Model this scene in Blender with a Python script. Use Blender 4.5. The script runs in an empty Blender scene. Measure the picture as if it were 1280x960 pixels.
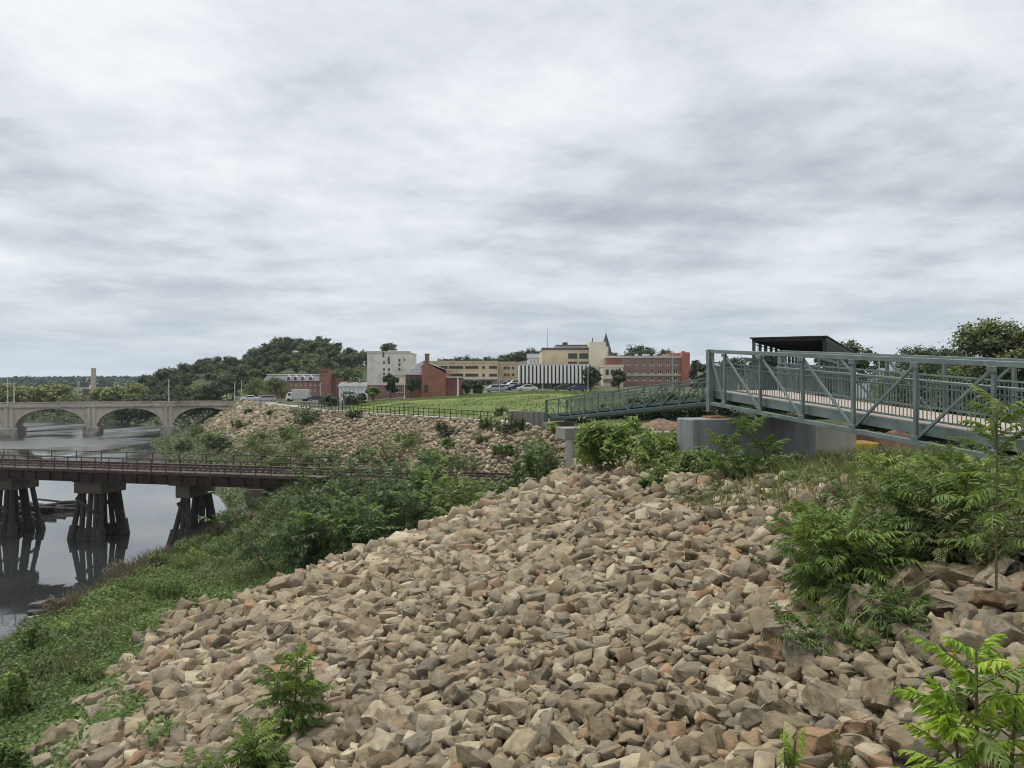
import bpy, bmesh, math
import numpy as np
from mathutils import Vector, Matrix
PI = math.pi
RNG = np.random.default_rng(11)
scene = bpy.context.scene
COL = scene.collection
F_PX, EYE = 985.0, 12.0

def at(px, py, d):
    return Vector(((px - 640) / F_PX * d, d, EYE - (py - 480) / F_PX * d))
def project(x, y, z):
    return 640 + F_PX * x / y, 480 + F_PX * (EYE - z) / y

# ------------------------------------------------------------------ objects
def wloc(o):
    v = Vector((0, 0, 0))
    while o is not None:
        v = v + o.location
        o = o.parent
    return v
def tag(o, label=None, cat=None, group=None, kind=None):
    if label: o['label'] = label
    if cat: o['category'] = cat
    if group: o['group'] = group
    if kind: o['kind'] = kind
    return o
def thing(name, label, cat, loc=(0, 0, 0), group=None):
    o = bpy.data.objects.new(name, None)
    o.empty_display_size = 0.2
    COL.objects.link(o)
    o.location = loc
    return tag(o, label, cat, group)
def copy_tree(o, parent=None):
    c = o.copy()
    COL.objects.link(c)
    c.parent = parent
    for ch in list(o.children):
        copy_tree(ch, c)
    return c
def mk(name, V, faces, mat, parent=None, tint=None, smooth=False, origin=None):
    """V (n,3) world coords, faces: list of (m,k) index arrays, tint per vertex."""
    V = np.asarray(V, dtype=np.float64)
    if parent is not None:
        V = V - np.array(wloc(parent))
    me = bpy.data.meshes.new(name)
    loc = None
    if origin is not None:
        V = V - np.array(origin)
        loc = origin
    me.vertices.add(len(V))
    me.vertices.foreach_set('co', V.astype(np.float32).ravel())
    loops = np.concatenate([np.asarray(f, dtype=np.int32).ravel() for f in faces])
    tot = np.concatenate([np.full(len(f), np.asarray(f).shape[1], dtype=np.int32) for f in faces])
    start = np.concatenate([[0], np.cumsum(tot)[:-1]]).astype(np.int32)
    me.loops.add(len(loops))
    me.loops.foreach_set('vertex_index', loops)
    me.polygons.add(len(tot))
    me.polygons.foreach_set('loop_start', start)
    me.update(calc_edges=True)
    me.validate()
    if smooth:
        me.polygons.foreach_set('use_smooth', np.ones(len(me.polygons), dtype=bool))
    if tint is not None:
        at_ = me.attributes.new('tint', 'FLOAT', 'POINT')
        at_.data.foreach_set('value', np.asarray(tint, dtype=np.float32))
    for m in (mat if isinstance(mat, (list, tuple)) else [mat]):
        me.materials.append(m)
    o = bpy.data.objects.new(name, me)
    COL.objects.link(o)
    if parent is not None: o.parent = parent
    if loc is not None: o.location = loc
    return o

class MB:
    def __init__(s):
        s.v, s.f = [], []
    def add(s, vs, fs):
        n = len(s.v)
        s.v += [tuple(v) for v in vs]
        s.f += [tuple(n + i for i in f) for f in fs]
        return s
    def hexa(s, p):   # 8 points: bottom 4 ccw, top 4 ccw
        return s.add(p, [(3, 2, 1, 0), (4, 5, 6, 7), (0, 1, 5, 4), (1, 2, 6, 5), (2, 3, 7, 6), (3, 0, 4, 7)])
    def box(s, x0, x1, y0, y1, z0, z1):
        return s.hexa([(x0, y0, z0), (x1, y0, z0), (x1, y1, z0), (x0, y1, z0), (x0, y0, z1), (x1, y0, z1), (x1, y1, z1), (x0, y1, z1)])
    def obox(s, c, ex, ey, hx, hy, z0, z1):
        c = Vector(c); ex = Vector(ex).normalized(); ey = Vector(ey).normalized()
        q = [c - ex * hx - ey * hy, c + ex * hx - ey * hy, c + ex * hx + ey * hy, c - ex * hx + ey * hy]
        return s.hexa([(p.x, p.y, z0) for p in q] + [(p.x, p.y, z1) for p in q])
    def bar(s, a, b, w, h=None, side=None):
        """rectangular bar; w measured along `side` (horizontal by default), h perpendicular"""
        a, b = Vector(a), Vector(b)
        h = w if h is None else h
        d = (b - a).normalized()
        if side is None:
            side = d.cross(Vector((0, 0, 1)))
            if side.length < 1e-3: side = Vector((1, 0, 0))
        side = Vector(side)
        side = (side - d * side.dot(d)).normalized()
        up = side.cross(d).normalized()
        q = [-side * w / 2 - up * h / 2, side * w / 2 - up * h / 2, side * w / 2 + up * h / 2, -side * w / 2 + up * h / 2]
        return s.hexa([a + k for k in q] + [b + k for k in q])
    def tube(s, a, b, r0, r1=None, n=8, caps=True):
        a, b = Vector(a), Vector(b)
        r1 = r0 if r1 is None else r1
        d = (b - a).normalized()
        u = d.cross(Vector((0.31, 0.17, 0.93)))
        if u.length < 1e-3: u = d.cross(Vector((1, 0, 0)))
        u.normalize(); w = d.cross(u)
        vs = []
        for c, r in ((a, r0), (b, r1)):
            for i in range(n):
                t = 2 * PI * i / n
                vs.append(c + u * (math.cos(t) * r) + w * (math.sin(t) * r))
        fs = [(i, (i + 1) % n, n + (i + 1) % n, n + i) for i in range(n)]
        if caps: fs += [tuple(range(n - 1, -1, -1)), tuple(range(n, 2 * n))]
        return s.add(vs, fs)
    def path(s, pts, radii, n=6):
        for i in range(len(pts) - 1):
            s.tube(pts[i], pts[i + 1], radii[i], radii[i + 1], n, caps=(i in (0, len(pts) - 2)))
        return s
    def prism(s, poly, off):
        """planar polygon extruded by vector off"""
        off = Vector(off); n = len(poly)
        vs = [Vector(p) for p in poly] + [Vector(p) + off for p in poly]
        return s.add(vs, [tuple(range(n - 1, -1, -1)), tuple(range(n, 2 * n))] + [(i, (i + 1) % n, n + (i + 1) % n, n + i) for i in range(n)])
    def build(s, name, mat, parent=None, bevel=0, smooth=False):
        o_ = wloc(parent) if parent is not None else Vector((0, 0, 0))
        bm = bmesh.new()
        vv = [bm.verts.new(Vector(v) - o_) for v in s.v]
        for f in s.f:
            try: bm.faces.new([vv[i] for i in f])
            except ValueError: pass
        bmesh.ops.recalc_face_normals(bm, faces=bm.faces)
        if bevel:
            bmesh.ops.bevel(bm, geom=[e for e in bm.edges if e.is_manifold and e.calc_face_angle(0) > 0.6], offset=bevel, segments=1, affect='EDGES', clamp_overlap=True)
        me = bpy.data.meshes.new(name)
        bm.to_mesh(me); bm.free()
        if smooth:
            for p in me.polygons: p.use_smooth = True
        me.materials.append(mat)
        o = bpy.data.objects.new(name, me)
        COL.objects.link(o)
        if parent is not None: o.parent = parent
        return o

# ------------------------------------------------------------------ materials
def _nodes(name):
    m = bpy.data.materials.new(name)
    m.use_nodes = True
    nt = m.node_tree
    b = nt.nodes['Principled BSDF']
    return m, nt, b
def _ramp(nt, stops, interp='LINEAR'):
    r = nt.nodes.new('ShaderNodeValToRGB')
    r.color_ramp.interpolation = interp
    e = r.color_ramp.elements
    while len(e) < len(stops): e.new(0.5)
    for i, (p, c) in enumerate(stops):
        e[i].position = p
        e[i].color = (*c, 1)
    return r
def _noise(nt, scale, detail=5, rough=0.55, dist=0.0, coord='Object', sc=(1, 1, 1)):
    tc = nt.nodes.new('ShaderNodeTexCoord')
    mp = nt.nodes.new('ShaderNodeMapping')
    mp.inputs['Scale'].default_value = sc
    nt.links.new(tc.outputs[coord], mp.inputs[0])
    n = nt.nodes.new('ShaderNodeTexNoise')
    n.inputs['Scale'].default_value = scale
    n.inputs['Detail'].default_value = detail
    n.inputs['Roughness'].default_value = rough
    n.inputs['Distortion'].default_value = dist
    nt.links.new(mp.outputs[0], n.inputs['Vector'])
    return n
def _mix(nt, fac, a, b, mode='MIX'):
    x = nt.nodes.new('ShaderNodeMix')
    x.data_type = 'RGBA'; x.blend_type = mode
    for sock, val in ((x.inputs[0], fac), (x.inputs[6], a), (x.inputs[7], b)):
        if isinstance(val, bpy.types.NodeSocket): nt.links.new(val, sock)
        elif isinstance(val, (int, float)): sock.default_value = val
        else: sock.default_value = (*val, 1)
    return x.outputs[2]
def _bump(nt, b, h, strength, dist=0.02):
    u = nt.nodes.new('ShaderNodeBump')
    u.inputs['Strength'].default_value = strength
    u.inputs['Distance'].default_value = dist
    nt.links.new(h, u.inputs['Height'])
    nt.links.new(u.outputs[0], b.inputs['Normal'])
def surf(name, c, rough=0.7, var=0.25, scale=3.0, metal=0.0, bump=0.0, sc=(1, 1, 1), stain=None, stain_scale=0.6, spec=0.4):
    """base colour with mottling, an optional stain colour in patches and a bump"""
    m, nt, b = _nodes(name)
    n = _noise(nt, scale, 6, 0.6, 0, 'Object', sc)
    r = _ramp(nt, [(0.3, tuple(k * (1 - var) for k in c)), (0.7, tuple(min(1, k * (1 + var)) for k in c))])
    nt.links.new(n.outputs[0], r.inputs[0])
    out = r.outputs[0]
    if stain:
        n2 = _noise(nt, stain_scale, 7, 0.65, 0.4, 'Object', sc)
        r2 = _ramp(nt, [(0.48, (0, 0, 0)), (0.66, (1, 1, 1))])
        nt.links.new(n2.outputs[0], r2.inputs[0])
        out = _mix(nt, r2.outputs[0], out, stain)
    nt.links.new(out, b.inputs['Base Color'])
    b.inputs['Roughness'].default_value = rough
    b.inputs['Metallic'].default_value = metal
    b.inputs['Specular IOR Level'].default_value = spec
    if bump: _bump(nt, b, n.outputs[0], bump)
    return m
def leafmat(name, dark, mid, light, trans=0.25, rough=0.55):
    m, nt, b = _nodes(name)
    a = nt.nodes.new('ShaderNodeAttribute'); a.attribute_name = 'tint'
    r = _ramp(nt, [(0.05, dark), (0.5, mid), (0.95, light)])
    nt.links.new(a.outputs['Fac'], r.inputs[0])
    nt.links.new(r.outputs[0], b.inputs['Base Color'])
    b.inputs['Roughness'].default_value = rough
    b.inputs['Specular IOR Level'].default_value = 0.3
    t = nt.nodes.new('ShaderNodeBsdfTranslucent')
    hs = _mix(nt, 0.5, r.outputs[0], (light[0] * 1.2, light[1] * 1.3, light[2] * 0.6))
    nt.links.new(hs, t.inputs[0])
    mx = nt.nodes.new('ShaderNodeMixShader'); mx.inputs[0].default_value = trans
    nt.links.new(b.outputs[0], mx.inputs[1]); nt.links.new(t.outputs[0], mx.inputs[2])
    nt.links.new(mx.outputs[0], nt.nodes['Material Output'].inputs[0])
    return m
def brickmat(name, c1, c2, mortar, scale=1.0, patch=None):
    m, nt, b = _nodes(name)
    tc = nt.nodes.new('ShaderNodeTexCoord'); sp = nt.nodes.new('ShaderNodeSeparateXYZ'); cb = nt.nodes.new('ShaderNodeCombineXYZ')
    nt.links.new(tc.outputs['Object'], sp.inputs[0])
    ad = nt.nodes.new('ShaderNodeMath'); ad.operation = 'ADD'
    nt.links.new(sp.outputs[0], ad.inputs[0]); nt.links.new(sp.outputs[1], ad.inputs[1])
    nt.links.new(ad.outputs[0], cb.inputs[0]); nt.links.new(sp.outputs[2], cb.inputs[1])
    t = nt.nodes.new('ShaderNodeTexBrick')
    t.inputs['Color1'].default_value = (*c1, 1); t.inputs['Color2'].default_value = (*c2, 1); t.inputs['Mortar'].default_value = (*mortar, 1)
    t.inputs['Scale'].default_value = scale; t.inputs['Brick Width'].default_value = 0.45; t.inputs['Row Height'].default_value = 0.16; t.inputs['Mortar Size'].default_value = 0.012
    nt.links.new(cb.outputs[0], t.inputs[0])
    n = _noise(nt, 0.35, 6, 0.65)
    r = _ramp(nt, [(0.35, (0.72, 0.70, 0.70)), (0.65, (1.12, 1.08, 1.05))]); nt.links.new(n.outputs[0], r.inputs[0])
    nt.links.new(_mix(nt, 1.0, t.outputs[0], r.outputs[0], 'MULTIPLY'), b.inputs['Base Color'])
    b.inputs['Roughness'].default_value = 0.85
    return m

M = {}
def rockmat():
    m, nt, b = _nodes('riprap stone')
    a = nt.nodes.new('ShaderNodeAttribute'); a.attribute_name = 'tint'
    r = _ramp(nt, [(0.0, (.145, .112, .068)), (0.18, (.30, .246, .158)), (0.36, (.215, .174, .108)), (0.52, (.19, .164, .116)), (0.66, (.40, .34, .232)), (0.82, (.14, .122, .092)),
                   (0.93, (.225, .17, .108)), (1.0, (.27, .172, .098))])
    nt.links.new(a.outputs['Fac'], r.inputs[0])
    n = _noise(nt, 4.0, 8, 0.68, 0.3)
    r1 = _ramp(nt, [(0.28, (0.52, 0.50, 0.48)), (0.5, (1, 1, 1)), (0.72, (1.3, 1.28, 1.22))]); nt.links.new(n.outputs[0], r1.inputs[0])
    c = _mix(nt, 1.0, r.outputs[0], r1.outputs[0], 'MULTIPLY')
    n2 = _noise(nt, 1.1, 5, 0.6, 0.8, 'Object', (1, 1, 2.2))
    r2 = _ramp(nt, [(0.58, (0, 0, 0)), (0.72, (1, 1, 1))]); nt.links.new(n2.outputs[0], r2.inputs[0])
    f = nt.nodes.new('ShaderNodeMath'); f.operation = 'MULTIPLY'; f.inputs[1].default_value = 0.42
    nt.links.new(r2.outputs[0], f.inputs[0])
    c = _mix(nt, f.outputs[0], c, (.29, .175, .10))
    n3 = _noise(nt, 9.0, 8, 0.7)
    nt.links.new(c, b.inputs['Base Color'])
    b.inputs['Roughness'].default_value = 0.88
    b.inputs['Specular IOR Level'].default_value = 0.25
    n4 = _noise(nt, 3.0, 10, 0.72, 0.5, 'Object', (1, 1, 1.8))
    _bump(nt, b, n4.outputs[0], 0.9, 0.075)
    return m
M['rock'] = rockmat()
M['steel'] = surf('grey green painted steel', (.135, .178, .168), 0.5, 0.16, 1.6, 0.15, 0, stain=(.098, .125, .118), stain_scale=1.2)
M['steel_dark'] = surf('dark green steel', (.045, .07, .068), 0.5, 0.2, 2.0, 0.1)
M['black_steel'] = surf('dark cage steel', (.018, .022, .024), 0.55, 0.2, 2.0)
M['deck'] = surf('tan deck boards', (.34, .285, .235), 0.85, 0.18, 3.0, sc=(1, 6, 1))
M['pier'] = surf('smooth grey concrete', (.205, .215, .222), 0.8, 0.14, 1.3, 0, 0.15, (1.6, 1.6, .22), stain=(.15, .155, .158), stain_scale=1.1)
M['concrete'] = surf('weathered concrete', (.225, .212, .186), 0.9, 0.18, 1.2, 0, 0.25, (1, 1, .35), stain=(.16, .15, .135), stain_scale=0.55)
M['concrete_pale'] = surf('pale concrete', (.36, .335, .285), 0.9, 0.14, 1.0, 0, 0.2, (1, 1, .3), stain=(.27, .25, .21), stain_scale=.6)
M['arch'] = surf('old bridge concrete', (.44, .39, .315), 0.9, 0.14, .5, 0, 0.2, (1, 1, .3), stain=(.26, .215, .16), stain_scale=0.25)
M['arch_base'] = surf('water stained pier base', (.30, .275, .235), 0.9, 0.3, 1.2, 0, 0.2, stain=(.10, .09, .08), stain_scale=.5)
M['rust'] = surf('rusty bridge steel', (.058, .038, .029), 0.8, 0.4, 1.5, 0.1, 0.2, stain=(.092, .066, .051), stain_scale=0.5)
M['rust_rail'] = surf('rusty handrail', (.052, .033, .03), 0.75, 0.35, 2.0)
M['tie'] = surf('weathered timber ties', (.11, .085, .07), 0.9, 0.4, 2.0)
M['cap'] = surf('pier cap timber and concrete', (.115, .095, .076), 0.9, 0.35, .9, 0, 0.3, stain=(.085, .07, .058), stain_scale=.8)
M['pile'] = surf('wet dark timber piles', (.042, .035, .031), 0.8, 0.5, 1.6, 0, 0.4, (1.5, 1.5, .3), stain=(.026, .022, .02), stain_scale=.7)
M['soil'] = surf('soil', (.085, .066, .048), 0.95, 0.35, 2.0, 0, 0.4)
M['dirt'] = surf('reddish excavated dirt', (.15, .085, .058), 0.95, 0.4, 2.5, 0, 0.6, stain=(.19, .125, .09), stain_scale=.8)
M['asphalt'] = surf('asphalt', (.10, .10, .102), 0.9, 0.2, 2.0)
M['path'] = surf('trail paving', (.30, .285, .26), 0.9, 0.15, 2.0)
M['bark'] = surf('bark', (.085, .066, .05), 0.9, 0.35, 5.0, 0, 0.4)
M['stem'] = surf('plant stems', (.13, .115, .06), 0.8, 0.3, 8.0)
M['glass'] = surf('dark window glass', (.025, .03, .035), 0.12, 0.3, 0.4, 0, 0, spec=.6)
M['frame_white'] = surf('white trim', (.62, .60, .56), 0.6, 0.06, 2.0)
M['frame_dark'] = surf('dark trim', (.05, .045, .042), 0.6, 0.1, 2.0)
M['white_wall'] = surf('off white painted wall', (.66, .635, .56), 0.75, 0.07, .5, stain=(.50, .475, .41), stain_scale=.3)
M['house_white'] = surf('white clapboard', (.70, .71, .72), 0.7, 0.05, 1.0, sc=(.1, .1, 8))
M['beige'] = surf('tan stucco', (.58, .475, .31), 0.8, 0.07, .6, stain=(.46, .355, .22), stain_scale=.25)
M['garage'] = surf('buff precast concrete', (.55, .45, .305), 0.85, 0.08, .6, stain=(.41, .315, .20), stain_scale=.25)
M['cream'] = surf('pale cream masonry', (.66, .60, .47), 0.8, 0.06, .5)
M['fin'] = surf('white ribs', (.78, .76, .71), 0.6, 0.04, .8)
M['fin_dark'] = surf('black glazing between ribs', (.018, .018, .02), 0.25, 0.2, .8)
M['stone_base'] = surf('brown stone base', (.20, .145, .11), 0.85, 0.25, 1.4)
M['roof_grey'] = surf('grey shingle roof', (.17, .175, .185), 0.85, 0.18, 1.5)
M['roof_dark'] = surf('dark roof membrane', (.09, .09, .095), 0.85, 0.2, 1.0)
M['roof_light'] = surf('pale flat roof', (.47, .46, .44), 0.8, 0.1, .8)
M['brick_red'] = brickmat('red brick', (.30, .118, .088), (.255, .10, .075), (.30, .2, .165))
M['brick_dark'] = brickmat('dark red brick', (.20, .062, .055), (.165, .055, .05), (.2, .12, .11))
M['brick_mill'] = brickmat('mill brick', (.285, .145, .112), (.245, .12, .092), (.3, .22, .19))
M['brick_brown'] = brickmat('brown brick', (.275, .165, .122), (.24, .14, .102), (.28, .2, .165))
M['brick_orange'] = brickmat('orange brick', (.40, .125, .07), (.35, .11, .065), (.36, .2, .14))
M['slate'] = surf('slate spire', (.05, .055, .065), 0.6, 0.2, 2)
M['pole'] = surf('galvanised pole', (.47, .47, .45), 0.5, 0.1, 1.0, 0.2)
M['pole_wood'] = surf('wooden pole', (.18, .15, .12), 0.9, 0.2, 2.0)
M['fence'] = surf('dark fence metal', (.028, .03, .028), 0.6, 0.2, 2.0)
M['chimney'] = surf('buff chimney', (.52, .44, .335), 0.85, 0.12, .4, sc=(1, 1, .3), stain=(.42, .35, .27), stain_scale=.3)
M['yellow'] = surf('machine yellow', (.62, .37, .035), 0.5, 0.1, 2.0, stain=(.4, .25, .06), stain_scale=1.0)
M['rubber'] = surf('black rubber', (.02, .02, .021), 0.85, 0.2, 3.0)
M['far_wood'] = leafmat('far ridge woodland', (.020, .036, .026), (.032, .055, .034), (.05, .075, .04), 0.05)
G = dict(
    tree=leafmat('broadleaf green', (0.021, 0.034, 0.010), (0.043, 0.068, 0.019), (0.080, 0.107, 0.029), 0.18),
    oak=leafmat('olive green', (0.049, 0.070, 0.021), (0.098, 0.129, 0.038), (0.161, 0.189, 0.059), 0.2),
    willow=leafmat('yellow green', (0.110, 0.141, 0.038), (0.202, 0.229, 0.064), (0.304, 0.308, 0.096), 0.2),
    sumac=leafmat('sumac green', (0.058, 0.103, 0.024), (0.108, 0.181, 0.039), (0.208, 0.275, 0.061), 0.28),
    sumac_dark=leafmat('dark sumac green', (0.045, 0.087, 0.024), (0.086, 0.148, 0.037), (0.158, 0.227, 0.053), 0.25),
    bright=leafmat('bright lime green', (0.091, 0.184, 0.024), (0.191, 0.319, 0.037), (0.396, 0.510, 0.060), 0.35),
    knot=leafmat('knotweed yellow green', (0.064, 0.114, 0.029), (0.151, 0.222, 0.052), (0.300, 0.358, 0.111), 0.3),
    shrub=leafmat('shrub green', (0.052, 0.084, 0.022), (0.103, 0.152, 0.036), (0.182, 0.234, 0.058), 0.2),
    weed=leafmat('weedy olive', (0.077, 0.092, 0.036), (0.133, 0.157, 0.056), (0.217, 0.231, 0.092), 0.25),
    cover=leafmat('ground cover green', (.050, .090, .022), (.100, .160, .037), (.175, .235, .066), 0.25),
    lawn=leafmat('lawn green', (.088, .125, .034), (.125, .165, .047), (.185, .215, .075), 0.2),
    thicket=leafmat('dark thicket green', (.018, .040, .014), (.042, .082, .026), (.085, .14, .045), 0.22),
    dry=leafmat('dry purple brown seed heads', (0.075, 0.062, 0.044), (0.131, 0.103, 0.073), (0.200, 0.156, 0.106), 0.15),
    yellow=leafmat('goldenrod yellow', (0.168, 0.168, 0.036), (0.360, 0.300, 0.036), (0.540, 0.432, 0.048), 0.2),
    bank=leafmat('dull bank green', (0.054, 0.068, 0.030), (0.089, 0.116, 0.046), (0.135, 0.165, 0.068), 0.2),
)
# ------------------------------------------------------------------ terrain
SH_Y = np.array([-60, 20, 40, 52, 66, 75, 90, 120, 148, 160, 185, 200, 236, 246, 3000], float)
SH_X = np.array([-22.5, -23.2, -23.6, -23.9, -23.6, -27, -34, -51, -67, -74, -80, -74, -102, -112, -112], float)
def shore_x(y): return np.interp(y, SH_Y, SH_X)
TRAIL = [(-3000, 300), (-150, 290), (-112, 270), (-90, 238), (-67, 200), (-53, 170), (-31.7, 130), (-15.6, 110), (-3.9, 95), (3.6, 83), (14, 79), (60, 76), (400, 60)]
RAIL_A, RAIL_D = np.array([-32.9, 62.0]), np.array([35.6, -9.0]) / math.hypot(35.6, 9.0)
def trail_dist(x, y):
    """signed distance to the trail, positive on the river side"""
    best = np.full(x.shape, 1e9); sg = np.zeros(x.shape)
    for (ax, ay), (bx, by) in zip(TRAIL[:-1], TRAIL[1:]):
        dx, dy = bx - ax, by - ay
        L2 = dx * dx + dy * dy
        t = np.clip(((x - ax) * dx + (y - ay) * dy) / L2, 0, 1)
        ex, ey = x - ax - t * dx, y - ay - t * dy
        d = np.hypot(ex, ey)
        s = -(dx * ey - dy * ex)
        upd = d < best - 1e-9
        best = np.where(upd, d, best); sg = np.where(upd, np.where(s >= 0, 1, -1), sg)
    return best * sg
def sstep(a, b, x):
    t = np.clip((x - a) / (b - a), 0, 1)
    return t * t * (3 - 2 * t)
def wob(x, y, s):   # cheap smooth noise, about -1..1
    return (np.sin(x / s * 1.3 + 1.7 * np.sin(y / s * .7 + .3)) + np.sin(y / s * 1.1 + 1.9 * np.sin(x / s * .6 + 2.1)) + np.sin((x + y) / s * 2.3 + 1.1) * .5) / 2.5
def riprap_plane(x, y): return 7.0 + .39 * x
def crest(y): return np.interp(y, [-50, 12, 28, 36, 60], [10.3, 10.1, 8.95, 8.5, 8.3])
def terrain(x, y):
    x = np.asarray(x, float); y = np.asarray(y, float)
    dx = x - shore_x(y)
    bank = np.where(dx > 0, .25 + np.minimum(.12 * dx, 2.6) - .25 * np.exp(-dx / .6), np.maximum(.35 * dx, -3.0))
    bank = np.where((y > 252) & (x < -100), np.maximum(bank, np.minimum((y - 254) * .4, 3)), bank)
    # near slope
    p = riprap_plane(x, y); c = crest(y)
    k = .5
    h = np.clip(.5 + .5 * (c - p) / k, 0, 1)
    near = c * (1 - h) + p * h - k * h * (1 - h)
    near = near - np.maximum(0, y - 35.2) * np.where(x > 6, .38, .55)
    mnd = 10.35 - .55 * np.maximum(0, np.hypot(x - 2.5, y + 2.5) - 4)
    near = np.maximum(near, mnd)
    z = np.where(y < 62, np.maximum(bank, near), bank)
    # rail embankment
    rx, ry = x - RAIL_A[0], y - RAIL_A[1]
    t = rx * RAIL_D[0] + ry * RAIL_D[1]
    s = np.abs(-rx * RAIL_D[1] + ry * RAIL_D[0])
    emb = 5.15 - np.maximum(0, s - 2.6) / 1.6 - np.maximum(0, 18.5 - t) / 1.25
    z = np.maximum(z, emb)
    # mound with the trail, lawn behind it
    sd = trail_dist(x, y)
    rip = 7.6 - np.interp(y, [140, 160, 195, 215, 235], [.4, .45, .62, .62, .4]) * np.maximum(0, sd - 1.3)
    u = x / np.maximum(y, 1)
    cap = np.interp(u, [-.9, -.26, -.2, -.14, 0.03, .1, .3], [7.7, 7.7, 7.9, 8.9, 10.35, 10.35, 9.4])
    lawn = np.minimum(7.6 + .11 * np.maximum(0, -sd - 3.4), cap)
    lawn = np.where((lawn < cap) & (-sd > 3), lawn - .25 * np.exp(-((cap - lawn) / .5) ** 2), lawn)
    mound = np.where(sd > 0, rip, lawn)
    z = np.where(y > 55, np.maximum(z, mound), z)
    # town rise and hills
    town = np.clip((y - 180) * .045, 0, 9) * sstep(-.14, -.03, u) * (y > 100)
    z = z + town * (sd < -5)
    hill = 17.0 * np.exp(-((u + .265) / .065) ** 2) + 9 * np.exp(-((u + .38) / .05) ** 2) + 9 * np.exp(-((u + .16) / .07) ** 2)
    z = z + hill * sstep(215, 330, y) * (sd < -5) * (y < 900)
    z = z + sstep(245, 380, y) * (9 * np.exp(-((u - .06) / .10) ** 2) + 2 * np.exp(-((u - .27) / .1) ** 2) + 3 * np.exp(-((u - .55) / .12) ** 2)) * (y < 1200)
    # far ridges
    z = z + 13 * np.exp(-((y - 2000) / 330) ** 2) * (.75 + .25 * wob(x, y, 260)) * sstep(-.38, -.62, u)
    z = z + 7 * np.exp(-((y - 1150) / 180) ** 2) * (.8 + .2 * wob(x, y, 110)) * sstep(-.72, -.60, u)
    # roughness
    z = z + np.where(y < 70, .09 * wob(x, y, 1.7), .12 * wob(x, y, 6.0)) * (z > .3)
    return z
def tz(x, y): return float(terrain(np.array([x]), np.array([y]))[0])
def ground_at(px, py, dmin=5, dmax=400):
    """first hit of the ray through a photo pixel with the terrain"""
    d = np.geomspace(dmin, dmax, 4000)
    x = (px - 640) / F_PX * d; z = EYE - (py - 480) / F_PX * d
    g = terrain(x, d) >= z
    i = int(np.argmax(g)) if g.any() else len(d) - 1
    return Vector((x[i], d[i], tz(x[i], d[i])))
def on_ground(px, d):
    x = (px - 640) / F_PX * d
    return Vector((x, d, tz(x, d)))
def inpoly(px, py, poly):
    px = np.asarray(px); py = np.asarray(py)
    c = np.zeros(px.shape, bool); n = len(poly)
    for i in range(n):
        (x0, y0), (x1, y1) = poly[i], poly[(i + 1) % n]
        if y0 == y1: continue
        c ^= ((y0 > py) != (y1 > py)) & (px < (x1 - x0) * (py - y0) / (y1 - y0) + x0)
    return c

def ground_material():
    m, nt, b = _nodes('ground cover and soil')
    a = nt.nodes.new('ShaderNodeAttribute'); a.attribute_name = 'tint'   # 0 soil, .25 rubble under the stones, .5 bank weeds, .75 lawn, 1 town
    n = _noise(nt, 1.3, 8, .68); n2 = _noise(nt, .12, 6, .62, .5); n3 = _noise(nt, 7, 6, .7)
    def two(n_, c1, c2, p0=.35, p1=.65):
        r = _ramp(nt, [(p0, c1), (p1, c2)]); nt.links.new(n_.outputs[0], r.inputs[0]); return r.outputs[0]
    soil = two(n, (.03, .025, .018), (.06, .048, .034))
    rub = two(n3, (.12, .095, .068), (.25, .20, .14))
    weeds = two(n, (.035, .050, .020), (.07, .082, .035))
    lawn = _mix(nt, .5, two(n2, (.085, .135, .033), (.175, .195, .065), .38, .62), two(n, (.095, .135, .037), (.15, .185, .058)))
    town = two(n, (.06, .07, .035), (.11, .105, .07))
    def stepf(p):
        q = nt.nodes.new('ShaderNodeMapRange'); q.inputs[1].default_value = p - .06; q.inputs[2].default_value = p + .06
        nt.links.new(a.outputs['Fac'], q.inputs[0]); return q.outputs[0]
    c = _mix(nt, stepf(.125), soil, rub); c = _mix(nt, stepf(.375), c, weeds); c = _mix(nt, stepf(.625), c, lawn); c = _mix(nt, stepf(.875), c, town)
    nt.links.new(c, b.inputs['Base Color'])
    b.inputs['Roughness'].default_value = .95; b.inputs['Specular IOR Level'].default_value = .15
    _bump(nt, b, n3.outputs[0], .6, .08)
    return m
M['ground'] = ground_material()

def zone(x, y, z):
    sd = trail_dist(x, y); u = x / np.maximum(y, 1)
    g = np.full(x.shape, .5)
    near = (y < 37) & (x > toe_x(y))
    g = np.where(near, .12, g)
    g = np.where((y > 55) & (sd > 1.3) & (z > 2.2) & (u < .1), .25, g)
    g = np.where((sd < -2.6) & (y > 60) & (y < 215), .75, g)
    g = np.where((sd < -2.6) & (u < -.205), 1.0, g)
    g = np.where((u > .075) & (y > 60) & (y < 185), .5, g)
    g = np.where(y >= 185, 1.0, g)
    g = np.where((y > 240) & (u < -.13), .5, g)
    return g
def toe_x(y): return np.interp(y, [-20, 18, 26, 32, 37], [-11.0, -11.6, -13.4, -14.8, -16.3])

def build_ground():
    sx = np.linspace(-5.0, 4.6, 330); gx = -4 + 20 * np.sinh(sx) * 1.9
    sy = np.linspace(-1.6, 5.15, 340); gy = 32 + 22 * np.sinh(sy) * 1.15
    X, Y = np.meshgrid(gx, gy)
    Z = terrain(X, Y)
    V = np.stack([X, Y, Z], -1).reshape(-1, 3)
    ny, nx = X.shape
    i = np.arange(ny - 1)[:, None] * nx + np.arange(nx - 1)[None]
    Fq = np.stack([i, i + 1, i + nx + 1, i + nx], -1).reshape(-1, 4)
    o = mk('ground', V, [Fq], M['ground'], tint=zone(X, Y, Z).ravel(), smooth=True)
    tag(o, kind='structure')
build_ground()

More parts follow.
